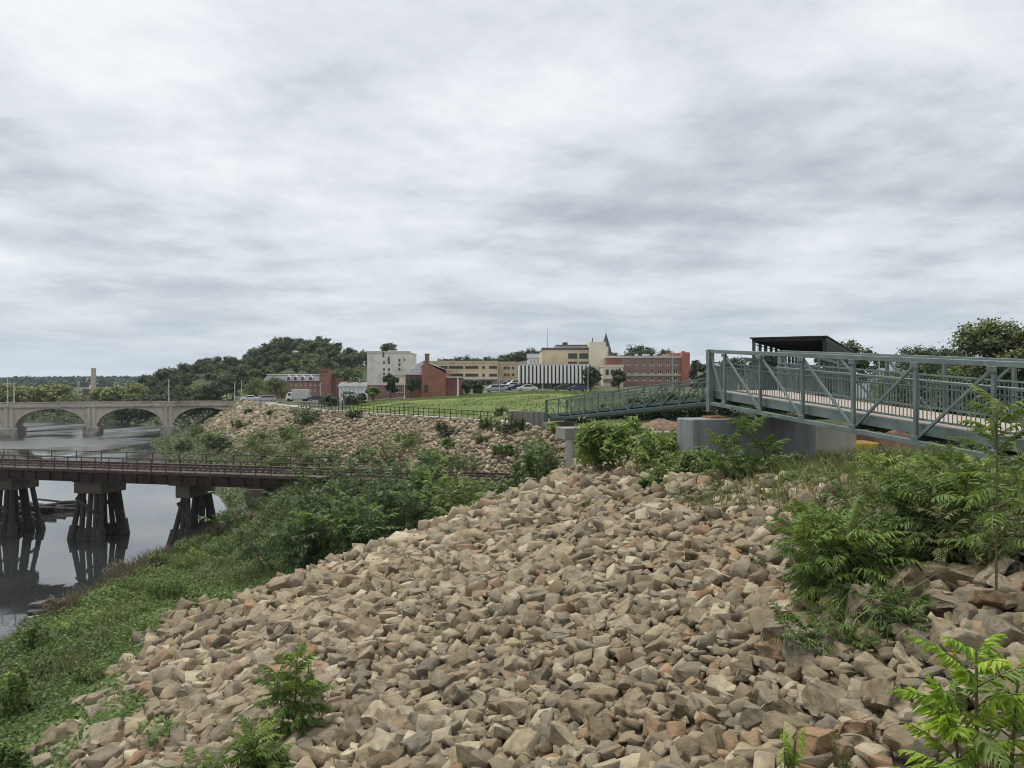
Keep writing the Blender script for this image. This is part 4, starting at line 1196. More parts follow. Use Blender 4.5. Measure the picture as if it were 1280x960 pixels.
for px, top, nm in ((92.5, 488, 'shorter'), (98.3, 476, 'taller'), (101, 487, 'stubby')):
    t = thing('utility_tower', f'{nm} grey utility tower left of the factory chimney', 'tower', on_ground(px, 320))
    b0 = on_ground(px, 320); tp = at(px, top, 320)
    m = MB()
    for sx, sy in ((-1, -1), (1, -1), (1, 1), (-1, 1)): m.bar(b0 + Vector((sx * .7, sy * .7, -1)), tp + Vector((sx * .12, sy * .12, 0)), .12)
    for k in range(7):
        f, g_ = k / 7, (k + 1) / 7
        a, c = b0.lerp(tp, f), b0.lerp(tp, g_); w0, w1 = .7 - .58 * f, .7 - .58 * g_
        m.bar(a + Vector((-w0, -w0, 0)), c + Vector((w1, -w1, 0)), .07); m.bar(a + Vector((w0, -w0, 0)), c + Vector((-w1, -w1, 0)), .07)
    m.build('lattice', M['pole'], t)
    MB().bar(tp + Vector((-.9, 0, -.6)), tp + Vector((.9, 0, -.6)), .1).build('cross_arm', M['pole'], t)

# houses behind the footbridge on the right
b = Bld('hillside_house', 'pale house with a grey roof seen through the footbridge truss', 'house', 1058, 1094, 471, 490, 150, 9, M['house_white']); b.grid([1065, 1074, 1083], [476], 3.2, 5); b.done(roof=False)
MB().prism([(b.x0 - .3, b.d - .3, b.z1), (b.x0 - .3, b.d + 9.3, b.z1), (b.x0 - .3, b.d + 4.5, b.Z(462))], (b.x1 - b.x0 + .6, 0, 0)).build('roof', M['roof_light'], b.root)
b = Bld('cupola_house', 'white house with a little cupola seen through the footbridge truss', 'house', 1110, 1136, 466, 490, 165, 8, M['frame_white']); b.grid([1116, 1123, 1130], [473], 2.6, 5); b.done(roof=False)
MB().prism([(b.x0 - .3, b.d - .3, b.z1), (b.x0 - .3, b.d + 8.3, b.z1), (b.x0 - .3, b.d + 4, b.Z(460))], (b.x1 - b.x0 + .6, 0, 0)).build('roof', M['roof_grey'], b.root)
MB().box(b.X(1121), b.X(1127), b.d + 3.2, b.d + 4.8, b.Z(462), b.Z(452)).build('cupola', M['frame_white'], b.root)

# ------------------------------------------------------------------ poles in town
def townpole(px, ytop, d, label, arm=0, mat=None, name='street_lamp', cat='street lamp', r=.11):
    g = on_ground(px, d); pole(label, g, EYE - (ytop - 480) / F_PX * d - g.z, r, arm, mat, cat, name)
townpole(400.5, 479, 196, 'street lamp in front of the old mill tower', .9)
townpole(449, 472.5, 185, 'curved street lamp in front of the white house', -1.2)
townpole(572, 470, 160, 'white pole in front of the gabled brick building annex', 0, M['frame_white'], 'utility_pole', 'pole')
townpole(624.5, 473, 178, 'street lamp beside the parked cars', .9)
townpole(678.5, 479, 176, 'thin pole in front of the ribbed building', 0, None, 'utility_pole', 'pole')
townpole(735, 455, 170, 'slim pole before the round tree at the ribbed building', 0, M['pole'], 'utility_pole', 'pole', .09)
townpole(505.5, 479, 163, 'white pole at the left end of the gabled brick building', 0, M['frame_white'], 'utility_pole', 'pole')
townpole(1099, 447, 120, 'tall pole seen between the footbridge posts', .8)
townpole(841, 440, 205, 'flagpole in front of the long brick building', 0, M['pole'], 'flagpole', 'pole', .08)

# ------------------------------------------------------------------ vehicles
def car_proto(color, kind='car'):
    t = thing('parked_car', '', 'car')
    paint = surf('car paint ' + color[0], color[1], .3, .04, 2, .1)
    L, W = 4.5, 1.78
    if kind == 'car':
        prof = [(-2.25, .35), (-2.22, .78), (-1.75, .92), (-1.25, 1.0), (-.55, 1.42), (.75, 1.45), (1.5, 1.02), (2.1, .92), (2.25, .7), (2.25, .35)]
        glass = [(-1.12, .98), (-.5, 1.37), (.7, 1.40), (1.32, 1.0)]
    else:
        prof = [(-2.3, .4), (-2.3, 1.0), (-1.5, 1.12), (-.95, 1.68), (1.9, 1.70), (2.2, 1.1), (2.28, .85), (2.28, .4)]
        glass = [(-1.35, 1.14), (-.9, 1.60), (1.8, 1.62), (2.0, 1.14)]
    MB().prism([(x, -W / 2, z) for x, z in prof], (0, W, 0)).build('body', paint, t, .05)
    for s in (-1, 1):
        MB().prism([(x, s * (W / 2 + .012), z) for x, z in glass], (0, -s * .03, 0)).build('side_window', M['glass'], t)
    for x in (-1.4, 1.42):
        for s in (-1, 1):
            w = MB().tube((x, s * (W / 2 - .18), .32), (x, s * (W / 2 + .02), .32), .32, n=14).build('wheel', M['rubber'], t)
            MB().tube((x, s * (W / 2 + .021), .32), (x, s * (W / 2 + .03), .32), .18, n=10).build('rim', M['pole'], w)
    for s in (-1, 1):
        MB().box(-2.29 if kind == 'car' else -2.33, -2.2, s * .62 - .18, s * .62 + .18, .66, .78).build('headlight', M['frame_white'], t)
        MB().box(2.2, 2.29 if kind == 'car' else 2.31, s * .64 - .16, s * .64 + .16, .7, .84).build('tail_light', surf('tail light', (.35, .02, .02), .3), t)
    return t
white = car_proto(('white', (.62, .62, .62))); dark = car_proto(('dark', (.03, .033, .04))); silver = car_proto(('silver', (.36, .37, .39)), 'suv'); blue = car_proto(('blue', (.04, .06, .13)))
used = set()
def park(proto, px, d, rz, label):
    o = proto if proto.name not in used else copy_tree(proto)
    used.add(proto.name)
    g = on_ground(px, d); o.location = g + Vector((0, 0, .11)); o.rotation_euler = (0, 0, rz); o['label'] = label; o['group'] = 'cars parked below the garage'
park(silver, 619, 183, .25, 'silver car at the near left end of the parked row by the garage')
park(white, 630, 190, .25, 'white car second from the left in the row by the garage')
park(white, 640, 197, .25, 'white car further up the row by the garage')
park(dark, 624, 192, .25, 'dark car behind the silver one in the row by the garage')
park(silver, 645, 205, .3, 'silver car at the far end of the row by the garage')
park(dark, 646, 186, .2, 'dark car just left of the ribbed building')
park(blue, 638, 212, .3, 'dark blue car highest in the lot by the garage')
park(white, 659, 172, .05, 'white car at the lawn edge before the ribbed building')
park(dark, 705, 174, .05, 'dark car parked before the ribbed building')
park(blue, 722, 174, .05, 'blue car parked before the ribbed building near the round tree')
park(silver, 333, 190, .3, 'silver car on the road left of the grey truck')
park(white, 312, 196, .3, 'white car on the road by the arch bridge end')
park(dark, 396, 188, .2, 'dark car on the road right of the grey truck')
t = thing('box_truck', 'grey box truck parked in front of the old mill', 'truck', on_ground(374, 188))
g = on_ground(374, 188)
MB().box(g.x - 1.4, g.x + 2.3, g.y - 1.1, g.y + 1.1, g.z + .75, g.z + 2.95).build('cargo_box', M['roof_light'], t, .04)
MB().prism([(g.x - 3.0, g.y - 1, g.z + .5), (g.x - 1.5, g.y - 1, g.z + .5), (g.x - 1.5, g.y - 1, g.z + 2.3), (g.x - 2.3, g.y - 1, g.z + 2.3), (g.x - 2.9, g.y - 1, g.z + 1.4)], (0, 2, 0)).build('cab', M['frame_white'], t, .05)
MB().box(g.x - 2.35, g.x - 1.8, g.y - 1.02, g.y - .99, g.z + 1.45, g.z + 2.1).build('window', M['glass'], t)
for x in (-2.2, 1.4):
    for s in (-1, 1): MB().tube(g + Vector((x, s * .75, .42)), g + Vector((x, s * 1.06, .42)), .42, n=12).build('wheel', M['rubber'], t)

# ------------------------------------------------------------------ excavator bits and dirt by the bridge
def mound_np(c, rx, ry, h, seed):
    n = 130; xs = np.linspace(-1, 1, n); X, Y = np.meshgrid(xs, xs)
    wx, wy = c[0] + X * rx, c[1] + Y * ry
    r = np.hypot(X, Y)
    Zg = np.vectorize(tz)(wx, wy)
    Zm = Zg - .15 + h * np.minimum(np.clip(1 - r, 0, 1) * 1.7, .8 + .2 * np.clip(1 - r, 0, 1)) * (1 + .07 * wob(wx + seed, wy, .9)) + .13 * wob(wx, wy + seed, .33) + .07 * wob(wx * 1.3 + 5, wy - seed, .14) * (r < .9)
    V = np.stack([wx, wy, Zm], -1).reshape(-1, 3)
    i = np.arange(n - 1)[:, None] * n + np.arange(n - 1)[None]
    return V, np.stack([i, i + 1, i + n + 1, i + n], -1).reshape(-1, 4)
for px, d, rx, h, lab, sd_ in ((838, 54, 7.5, 3.6, 'reddish heap of bare dirt left of the tall grey pier', 1.0), (1092, 44, 4.2, 2.2, 'reddish heap of bare dirt under the truss footbridge', 5.0)):
    g = on_ground(px, d); 
    ztop = EYE - ((530 if px < 900 else 545) - 480) / F_PX * d
    V, Fq = mound_np((g.x, g.y), rx, rx * .8, max(.8, ztop - g.z + .15), sd_)
    tag(mk('dirt_heap', V, [Fq], M['dirt'], smooth=True, origin=tuple(g)), lab, 'dirt heap')
g = on_ground(1068, 41); g.z = at(1068, 562, 41).z - .62
ex_ = thing('excavator', 'yellow excavator parked under the truss footbridge', 'excavator', g)
def ebox(nm, x0, x1, y0, y1, z0, z1, m, par=None, bev=.05): return MB().box(g.x + x0, g.x + x1, g.y + y0, g.y + y1, g.z + z0, g.z + z1).build(nm, m, par or ex_, bev)
zg = tz(g.x, g.y) - g.z
for s in (-.95, .55): ebox('track', -1.3, 1.3, s, s + .4, zg, zg + .6, M['rubber'], None, .2)
ebox('body', -.95, .9, -.85, .85, zg + .65, 1.05, M['yellow'], None, .08)
cab = ebox('cab', -.95, -.2, -.8, -.05, 1.055, 1.75, M['yellow']); ebox('window', -.9, -.25, -.83, -.803, 1.2, 1.65, M['glass'], cab, 0); ebox('counterweight', .905, 1.15, -.7, .7, .7, 1.0, M['frame_dark'])
MB().path([g + Vector((-.7, .2, .6)), g + Vector((-2.0, .2, .95)), g + Vector((-3.0, .2, .2))], [.16, .15, .11], 6).build('boom', M['yellow'], ex_)
ebox('bucket', -3.35, -2.75, -.15, .6, -.35, .2, M['frame_dark'])
# ------------------------------------------------------------------ foliage makers
def unit(a): return a / np.maximum(np.linalg.norm(a, axis=-1, keepdims=True), 1e-9)
def leaves(C, size, rng, asp=.5, up=.5, out=None):
    """one folded leaf blade (two quads) or, for clumps, a plain lozenge, per centre"""
    n = len(C); size = np.broadcast_to(size, (n,))
    nrm = rng.normal(size=(n, 3)); nrm[:, 2] = np.abs(nrm[:, 2]) + up
    if out is not None: nrm = nrm + out * 1.1
    nrm = unit(nrm)
    t = unit(np.cross(nrm, rng.normal(size=(n, 3)))); b = np.cross(nrm, t)
    l = (size * .5)[:, None]; w = l * asp
    V = np.stack([C - t * l, C + b * w - t * l * .1 - nrm * w * .25, C + t * l, C - b * w - t * l * .1 - nrm * w * .25], 1).reshape(-1, 3)
    return V, np.arange(n * 4).reshape(n, 4)
class Fol:
    def __init__(s): s.V, s.F, s.T, s.n = [], [], [], 0
    def add(s, V, F, tint):
        s.V.append(V); s.F.append(F + s.n); s.T.append(np.broadcast_to(tint, (len(V),)) if np.ndim(tint) == 0 or len(tint) == len(V) else np.repeat(tint, len(V) // len(tint))); s.n += len(V)
    def build(s, name, mat, parent=None, origin=None):
        return mk(name, np.concatenate(s.V), [np.concatenate(s.F)], mat, parent, np.clip(np.concatenate(s.T), 0, 1), origin=origin)

def crown(rng, h, r, base=.25, nl=9, clumps=60, per=26, leaf=.5, asp=.7):
    """lobed crown around z axis: returns Fol and lobe centres"""
    f = Fol(); lobes = []
    for i in range(nl):
        a = i * 2.4 + rng.normal() * .4; k = rng.uniform(0, 1)
        zc = h * (base + (1 - base) * (.18 + .66 * k)); rr = r * (.62 * math.sqrt(max(.1, 1 - (1.55 * (k - .42)) ** 2))) * rng.uniform(.55, 1.1)
        lobes.append((np.array([math.cos(a) * rr, math.sin(a) * rr, zc]), r * rng.uniform(.36, .58)))
    lobes.append((np.array([rng.normal() * r * .1, rng.normal() * r * .1, h * .84]), r * .42))
    for i in range(clumps):
        c, lr = lobes[rng.integers(len(lobes))]
        d = unit(rng.normal(size=3)); d[2] = d[2] * .8 + .15
        p = c + d * lr * rng.uniform(.6, 1.05) * np.array([1, 1, .85])
        C = p + rng.normal(size=(per, 3)) * lr * np.array([.26, .26, .18])
        V, F = leaves(C, leaf * rng.uniform(.7, 1.3, per), rng, asp, .35, np.broadcast_to(d, (per, 3)))
        f.add(V, F, np.clip(rng.normal(.42, .16) + .16 * rng.normal(size=per), 0, 1))
    return f, lobes
def tree_proto(rng, h, r, mat, name='tree', base=.25, nl=9, clumps=60, per=26, leaf=.5, trunk=.22):
    t = thing(name, '', 'tree')
    f, lobes = crown(rng, h, r, base, nl, clumps, per, leaf)
    f.build('crown', mat, t)
    m = MB(); b = h * (base + .1)
    m.path([(0, 0, -.8), (.05 * r * rng.normal(), .05 * r, b * .6), (0, 0, b), (0, 0, h * .75)], [trunk * 1.3, trunk, trunk * .8, trunk * .25], 7)
    for c, lr in lobes:
        m.path([(0, 0, b * rng.uniform(.7, 1.2)), tuple(c * np.array([.5, .5, .85])), tuple(c)], [trunk * .5, trunk * .32, trunk * .12], 5)
    m.build('trunk', M['bark'], t)
    return t
PLACED = set()
def put(proto, loc, s=1.0, rz=0.0, label='', group=None, sz=None):
    o = proto if proto.name not in PLACED else copy_tree(proto)
    PLACED.add(proto.name)
    o.location = loc; o.rotation_euler = (0, 0, rz); o.scale = (s, s, sz or s)
    o['label'] = label
    if group: o['group'] = group
    elif 'group' in o: del o['group']
    return o
rg = np.random.default_rng(77)
T_hill = [tree_proto(rg, 12, 5.2, G['tree'], 'broadleaf_tree', .15, 10, 95, 24, .95, .3) for _ in range(5)]
T_oak = [tree_proto(rg, 11, 4.8, G['oak'], 'olive_tree_crown' if False else 'broadleaf_tree', .12, 9, 80, 24, .85, .28) for _ in range(3)]
T_wil = [tree_proto(rg, 8, 4.6, G['willow'], 'bushy_tree', .05, 9, 80, 24, .8, .2) for _ in range(3)]
T_low = [tree_proto(rg, 7, 4.4, G['tree'], 'bushy_tree', -.02, 10, 80, 24, .85, .2) for _ in range(2)]
T_pine = [tree_proto(rg, 14, 3.6, G['tree'], 'tall_tree', .35, 7, 60, 22, .8, .3) for _ in range(2)]

# ---- wooded hill: tree tops given as (px, py of the top, distance)
prof_x = [178, 200, 225, 250, 275, 300, 325, 350, 375, 400, 415, 430, 445, 458]
prof_y = [473, 466, 457, 453, 452, 447, 434, 423, 425, 431, 443, 447, 446, 442]
n = 0
REG = []
ONES = ['', 'first', 'second', 'third', 'fourth', 'fifth', 'sixth', 'seventh', 'eighth', 'ninth', 'tenth', 'eleventh', 'twelfth', 'thirteenth', 'fourteenth', 'fifteenth', 'sixteenth', 'seventeenth', 'eighteenth', 'nineteenth', 'twentieth']
def nth(i): return ONES[i] if i <= 20 else 'twenty-' + ONES[i - 20] if i < 30 else 'thirtieth' if i == 30 else 'thirty-' + ONES[i - 30]
def place_word(px):
    for lim, w in ((0, 'outside the left frame edge'), (60, 'at the left frame edge'), (112, 'left of the factory chimney'), (180, 'right of the factory chimney'), (232, 'left of the bridge poles'), (300, 'behind the bridge poles'), (332, 'just left of the old mill'), (370, 'above the dormers of the old mill'), (402, 'beside the old mill tower'), (428, 'right of the old mill tower')):
        if px < lim: return w
    return 'left of the pale cream block'
def label_row():
    rows = {}
    for px, g, lab, o in REG: rows.setdefault((g, lab, place_word(px)), []).append((px, o))
    for (g, lab, w), lst in rows.items():
        for i, (px, o) in enumerate(sorted(lst, key=lambda q: q[0])):
            o['label'] = f'{nth(i + 1)} {lab} from the left, {w}' if len(lst) > 1 else f'{lab} {w}'
def tier(name, px, ytop, d, protos, label, group, hmin=6, smin=.5, smax=1.25):
    g = on_ground(px, d); zt = EYE - (ytop - 480) / F_PX * d
    p = protos[rg.integers(len(protos))]
    H = {id(q): None for q in protos}
    hp = 12 if p in T_hill else (11 if p in T_oak else (8 if p in T_wil else 14))
    h = max(hmin, zt - g.z)
    s = min(max(h / hp, smin), smax)
    g.z = zt - s * hp * .97 if zt - g.z > hmin * .5 else g.z
    g.z = min(g.z, tz(g.x, g.y) + .1)
    REG.append((px, group, label, put(p, g, s, rg.uniform(0, 6.28), label, group)))
for i in range(60):
    px = 180 + (458 - 180) * (i + .5) / 60 + rg.normal() * 2
    tier('t', px, np.interp(px, prof_x, prof_y) + rg.normal() * 3.0, rg.uniform(300, 335), T_hill + T_pine + T_oak[:1], 'dark broadleaf crest tree', 'crest trees on the wooded hill')
for i in range(40):
    px = 186 + (455 - 186) * (i + .5) / 40 + rg.normal() * 3
    y = np.interp(px, prof_x, prof_y); tier('t', px, y + (497 - y) * rg.uniform(.16, .38), rg.uniform(278, 300), T_hill + T_oak, 'green broadleaf tree halfway uphill', 'slope trees on the wooded hill')
for i in range(30):
    px = 176 + (450 - 176) * (i + .5) / 30 + rg.normal() * 3
    y = np.interp(px, prof_x, prof_y); tier('t', px, y + (497 - y) * rg.uniform(.5, .72), rg.uniform(245, 272), T_hill[:2] + T_oak, 'hill foot tree', 'foot trees on the wooded hill')
# far bank, seen over and under the arch bridge
for i, px in enumerate(np.concatenate([np.linspace(-60, 80, 16), np.linspace(124, 176, 9)])):
    tier('t', px + rg.normal() * 2, (486 if px < 100 else 486) + rg.normal() * 2.6 - (3 if px < 12 else 0), rg.uniform(262, 280), T_wil, 'yellow green bank tree', 'bank trees beyond the arch bridge', 4)
for i, px in enumerate(np.linspace(-40, 225, 34)):
    g = on_ground(px, rg.uniform(262, 274) if px < 150 else rg.uniform(238, 258)); g.z = max(g.z, .2)
    if 84 < px < 120: continue
    o = put(T_low[i % 2], g, rg.uniform(.42, .62) if px < 150 else rg.uniform(.7, .95), rg.uniform(0, 6), '', 'riverside trees behind the arches'); REG.append((px, 'riverside', 'low dark riverside tree', o))
for i, px in enumerate(np.linspace(222, 292, 9)):
    g = on_ground(px, rg.uniform(212, 228)); REG.append((px, 'arch', 'dark arch tree', put(T_hill[i % 5], g, rg.uniform(.45, .62), rg.uniform(0, 6), '', 'trees behind the rightmost arch')))

label_row()
# ---- far ridges as one wood mass each
def ridge(name, y0, y1, u0, u1, n, leaf, label, seed, htop):
    rng = np.random.default_rng(seed)
    y = rng.uniform(y0, y1, n); u = rng.uniform(u0, u1, n); x = u * y
    z = terrain(x, y) + rng.uniform(0, 1, n) ** .6 * htop * (.75 + .25 * np.sin(x / 17.0) * np.sin(x / 7.3 + 2))
    f = Fol(); V, F = leaves(np.stack([x, y, z], 1), leaf * rng.uniform(.7, 1.3, n), rng, .7, .3)
    f.add(V, F, np.clip(rng.normal(.5, .22, n), 0, 1))
    tag(f.build(name, M['far_wood']), label, 'woods', kind='stuff')
ridge('far_woods', 1500, 2150, -.78, -.36, 26000, 11, 'bluish wooded ridge on the skyline beyond the river', 3, 9)
ridge('mid_woods', 900, 1250, -.74, -.42, 20000, 9, 'wooded ridge below the far skyline beyond the river', 4, 8)

# ---- town trees
def spot(px, ytop, ybot, d, w, mat, label, name='street_tree', leaf=.35, clumps=70, base=.2, per=26, seed=None):
    g = on_ground(px, d); zt = EYE - (ytop - 480) / F_PX * d
    if ybot: g.z = EYE - (ybot - 480) / F_PX * d
    h = zt - g.z
    if w < 27 and name == 'street_tree': base, leaf, clumps = .03, .5, 110
    t = tree_proto(np.random.default_rng(seed or int(px * 7 + ytop)), h, w / 2 / F_PX * d * 1.08, mat, name, base, 9, clumps, per, leaf, .14)
    t.location = g; t['label'] = label
    return t
spot(738, 458, 489, 176, 22, G['tree'], 'round dark tree in front of the right end of the ribbed building', base=.12)
spot(773.5, 460, 490, 182, 18, G['tree'], 'round dark tree in front of the cream infill building', base=.12)
spot(488, 468, 494, 162, 17, G['tree'], 'dark oval tree in front of the gabled brick building', base=.08)
spot(513.5, 470, 493, 164, 9, G['tree'], 'narrow dark tree against the slated brick wing', base=.08)
spot(344, 474, 502, 200, 34, G['oak'], 'broad olive tree before the left end of the old mill', base=.1, clumps=110)
spot(319, 473, 504, 205, 34, G['oak'], 'broad olive tree beside the bank end of the arch bridge', base=.1, clumps=110)
spot(466, 484, 497, 172, 14, G['shrub'], 'small olive tree before the low brick building', base=.05)
spot(412, 494, 510, 150, 24, G['tree'], 'dark rounded shrub at the left foot of the lawn', 'shrub', .3, 80, .0)
spot(438, 490, 508, 152, 24, G['tree'], 'dark shrub in front of the white clapboard house', 'shrub', .3, 80, .0)
spot(452, 492, 506, 158, 12, G['tree'], 'small dark shrub at the right side of the white clapboard house', 'shrub', .3, 60, .0)
spot(485, 430, 450, 262, 20, G['tree'], 'tree top showing above the pale cream block', base=.1)
spot(517, 444, 480, 262, 12, G['tree'], 'dark tree just right of the pale cream block', base=.1)
for px, yt, w in ((556, 450, 16), (575, 449, 20), (592, 451, 18), (612, 451, 16), (632, 449, 16), (645, 445, 22), (660, 443, 22), (672, 446, 18)):
    spot(px, yt, None, 330, w * 1.5, G['tree'], {556: 'leftmost tree top over the buff garage roof', 575: 'second tree top from the left over the garage roof', 592: 'third tree top from the left over the garage roof', 612: 'fourth tree top from the left over the garage roof', 632: 'tree top above the corner wing of the garage', 645: 'tree right of the garage corner wing on the skyline', 660: 'skyline tree just left of the gabled white house', 672: 'skyline tree directly behind the gabled white house'}[px], 'skyline_tree', .8, 70, .1)
for px, yt, w in ((766, 442, 16), (793, 434, 22), (806, 432, 24), (832, 436, 18), (776, 444, 14)):
    spot(px, yt, None, 290, w * 1.4, G['tree'], {766: 'tree right of the church spire', 793: 'taller left skyline tree behind the long brick building', 806: 'tallest tree behind the long brick building', 832: 'skyline tree just left of the orange brick tower', 776: 'low tree between the spire and the brick building'}[px], 'skyline_tree', .7, 80, .1)
spot(868, 446, 492, 190, 16, G['tree'], 'tall dark tree right of the orange brick tower', base=.08)
spot(880, 452, 494, 150, 16, G['tree'], 'dark tree rising behind the end post of the truss footbridge', base=.08)
spot(596, 476, 493, 176, 16, G['tree'], 'small street tree before the garage shopfronts', base=.25)
spot(583, 477, 494, 172, 10, G['tree'], 'slim street tree left of another before the garage shopfronts', base=.25)
# ---- right side woods
spot(1242, 404, 505, 78, 84, G['oak'], 'tall olive green tree at the right edge of the skyline', 'broadleaf_tree', .34, 300, .15, 34)
spot(1300, 410, 505, 74, 70, G['oak'], 'olive tree cut off by the right edge of the frame', 'broadleaf_tree', .34, 220, .15, 34)
spot(1064, 424, 500, 130, 50, G['tree'], 'rounded dark tree right of the dark covered crossing', 'broadleaf_tree', .5, 150, .1, 30)
for i, (px, yt, d, w, lab) in enumerate([(1125, 436, 190, 44, 'leftmost dark skyline tree between the covered crossing and the tall olive tree'), (1150, 433, 195, 46, 'second skyline tree from the rounded dark tree'), (1178, 433, 190, 46, 'third skyline tree from the rounded dark tree'), (1202, 435, 185, 40, 'skyline tree touching the tall olive tree'), (1098, 446, 180, 30, 'low skyline tree right of the rounded dark tree'), (1030, 440, 170, 36, 'dark tree hidden mostly behind the covered crossing'), (960, 446, 170, 50, 'dark tree seen under the roof of the covered crossing'), (915, 448, 175, 40, 'dark tree behind the near end of the footbridge truss')]):
    spot(px, yt, None, d, w, G['tree'], lab, 'skyline_tree', .6, 110, .05)
for i, (px, yt, d, w, k, lab) in enumerate([(1120, 468, 95, 60, 'shrub', 'bushy tree behind the truss left of the widest bay'), (1160, 452, 88, 70, 'tree', 'bushy dark tree behind the middle of the truss'), (1200, 456, 84, 70, 'shrub', 'olive bushy tree behind the right bays of the truss'), (1240, 458, 80, 70, 'tree', 'bushy dark tree under the tall olive tree'), (1285, 452, 76, 70, 'shrub', 'bushy tree behind the truss at the right frame edge'), (1180, 490, 66, 70, 'tree', 'low dark bush below the deck of the truss footbridge'), (1250, 500, 60, 80, 'tree', 'low dark bush under the right end of the truss footbridge'), (1110, 515, 70, 50, 'tree', 'dark bush behind the yellow excavator'),
      (800, 505, 88, 60, 'tree', 'dark bush under the middle of the green ramp'), (835, 500, 88, 60, 'tree', 'dark bush under the upper half of the green ramp'), (868, 498, 86, 50, 'tree', 'dark bush under the top end of the green ramp'), (760, 512, 90, 50, 'shrub', 'olive bush under the lower half of the green ramp'), (730, 518, 88, 40, 'shrub', 'olive bush right of the low end of the green ramp'), (900, 498, 90, 60, 'tree', 'dark bush behind the tall grey pier'), (960, 500, 85, 60, 'tree', 'dark bush right behind the covered crossing deck')]):
    spot(px, yt, None, d, w, G[k], lab, 'bushy_tree', .32, 120, .0, 30)

# ------------------------------------------------------------------ pinnate plants (sumac and tree of heaven)
def frond(rng, L, pairs, ll, lw, arch, fine=True):
    """one compound leaf along +x: leaflets in pairs on an arching stalk"""
    t = np.linspace(.14, 1, pairs)
    X = L * t * (1 - .12 * arch * t); Z = L * (.30 * t - arch * .62 * t ** 2)
    P = np.stack([X, np.zeros_like(X), Z], 1)
    env = np.sin(np.clip(t * 1.02, 0, 1) * PI * .86 + .28) ** .7
    V, F = [], []
    for s in (-1, 1):
        yaw = np.radians(rng.uniform(58, 78, pairs)) * s - t * .35 * s
        yaw = yaw + np.radians(rng.normal(size=pairs) * 9)
        dr = np.radians(rng.uniform(2, 46, pairs) + 14 * rng.random())
        d = np.stack([np.cos(yaw) * np.cos(dr), np.sin(yaw) * np.cos(dr), -np.sin(dr)], 1)
        w = unit(np.cross(d, np.array([0, 0, 1.0])) + np.array([0, 0, .18]) * rng.normal(size=(pairs, 1)))
        l = (ll * env * rng.uniform(.72, 1.18, pairs) * np.where(rng.random(pairs) < .06, .35, 1))[:, None]; hw = (lw * env)[:, None] * .5
        a = P; tip = P + d * l + np.array([0, 0, -1]) * l * rng.uniform(.02, .34, (pairs, 1))
        dn = np.array([0, 0, 1.0]) * hw * .5
        if fine:
            q = [a, P + d * l * .33 + w * hw + dn, P + d * l * .70 + w * hw * .75 + dn, tip, P + d * l * .70 - w * hw * .75 + dn, P + d * l * .33 - w * hw + dn]
            n0 = sum(len(v) for v in V)
            V.append(np.stack(q, 1).reshape(-1, 3)); i = np.arange(pairs)[:, None] * 6 + n0
            F.append(i + np.array([[0, 1, 2, 3]])); F.append(i + np.array([[0, 3, 4, 5]]))
        else:
            q = [a, P + d * l * .45 + w * hw + dn, tip, P + d * l * .45 - w * hw + dn]
            n0 = sum(len(v) for v in V)
            V.append(np.stack(q, 1).reshape(-1, 3)); F.append(np.arange(pairs)[:, None] * 4 + n0 + np.array([[0, 1, 2, 3]]))
    return np.concatenate(V), np.concatenate(F), P
def pinnate(name, label, base, stems, mat, rng, L=.8, pairs=12, ll=.14, lw=.042, nf=14, fine=True, cat='plant', low=.25, arch=(.5, 1.0), group=None, young=None):
    """stems: list of (dx, dy, height, lean_x, lean_y)"""
    t = thing(name, label, cat, base, group); b = Vector(base)
    f = Fol(); fy = Fol(); m = MB(); rach = MB()
    for (dx, dy, h, lx, ly) in stems:
        if len(stems) < 4: m = MB(); rach = MB()
        p0 = b + Vector((dx, dy, -.12)); p1 = b + Vector((dx + lx * .4, dy + ly * .4, h * .5)); p2 = b + Vector((dx + lx, dy + ly, h))
        r0 = (.010 + .009 * h) * (.6 if cat == 'sapling' else 1)
        m.path([p0, p1, p2], [r0, r0 * .75, r0 * .3], 6)
        for i in range(nf):
            k = low + (1 - low) * (i + rng.uniform(0, .8)) / nf; k = min(k, 1)
            p = p0.lerp(p1, k * 2) if k < .5 else p1.lerp(p2, k * 2 - 1)
            a = i * 2.399 + rng.normal() * .25
            Lf = L * rng.uniform(.75, 1.1) * (1.0 if k < .8 else .72 + .28 * (1 - k) / .2)
            el = (rng.uniform(-.10, .25) if k < .7 else rng.uniform(.25, .95))
            V, F, P = frond(rng, Lf, pairs, ll * rng.uniform(.85, 1.1), lw, rng.uniform(*arch), fine)
            R = np.array(Matrix.Rotation(a, 3, 'Z') @ Matrix.Rotation(-el, 3, 'Y') @ Matrix.Rotation(rng.normal() * .25, 3, 'X'))
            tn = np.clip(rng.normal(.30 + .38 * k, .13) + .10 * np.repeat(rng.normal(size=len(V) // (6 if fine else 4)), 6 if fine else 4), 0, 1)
            (fy if (young is not None and rng.random() < young) else f).add(V @ R.T + np.array(p), F, tn)
            Q = P @ R.T + np.array(p)
            idx = [0, len(Q) // 3, 2 * len(Q) // 3, len(Q) - 1]
            rach.path([p] + [Vector(Q[j]) for j in idx], [.007 + .002 * L] * 3 + [.005, .003], 3)
        m.add(rach.v, rach.f); rach = MB()
        if len(stems) < 4: m.build('stem', M['stem'], t)
    f.build('foliage', mat, t)
    if fy.V: fy.build('young_foliage', G['bright'], t)
    if len(stems) >= 4: m.build('stem', M['stem'], t)
    return t
def stems_for(rng, n, spread, hmin, hmax):
    return [(rng.normal() * spread * .4, rng.normal() * spread * .4, rng.uniform(hmin, hmax), rng.normal() * spread * .45, rng.normal() * spread * .45) for _ in range(n)]
def height(px, ytop, g): return EYE - (ytop - 480) / F_PX * g.y - g.z
rp_ = np.random.default_rng(31)
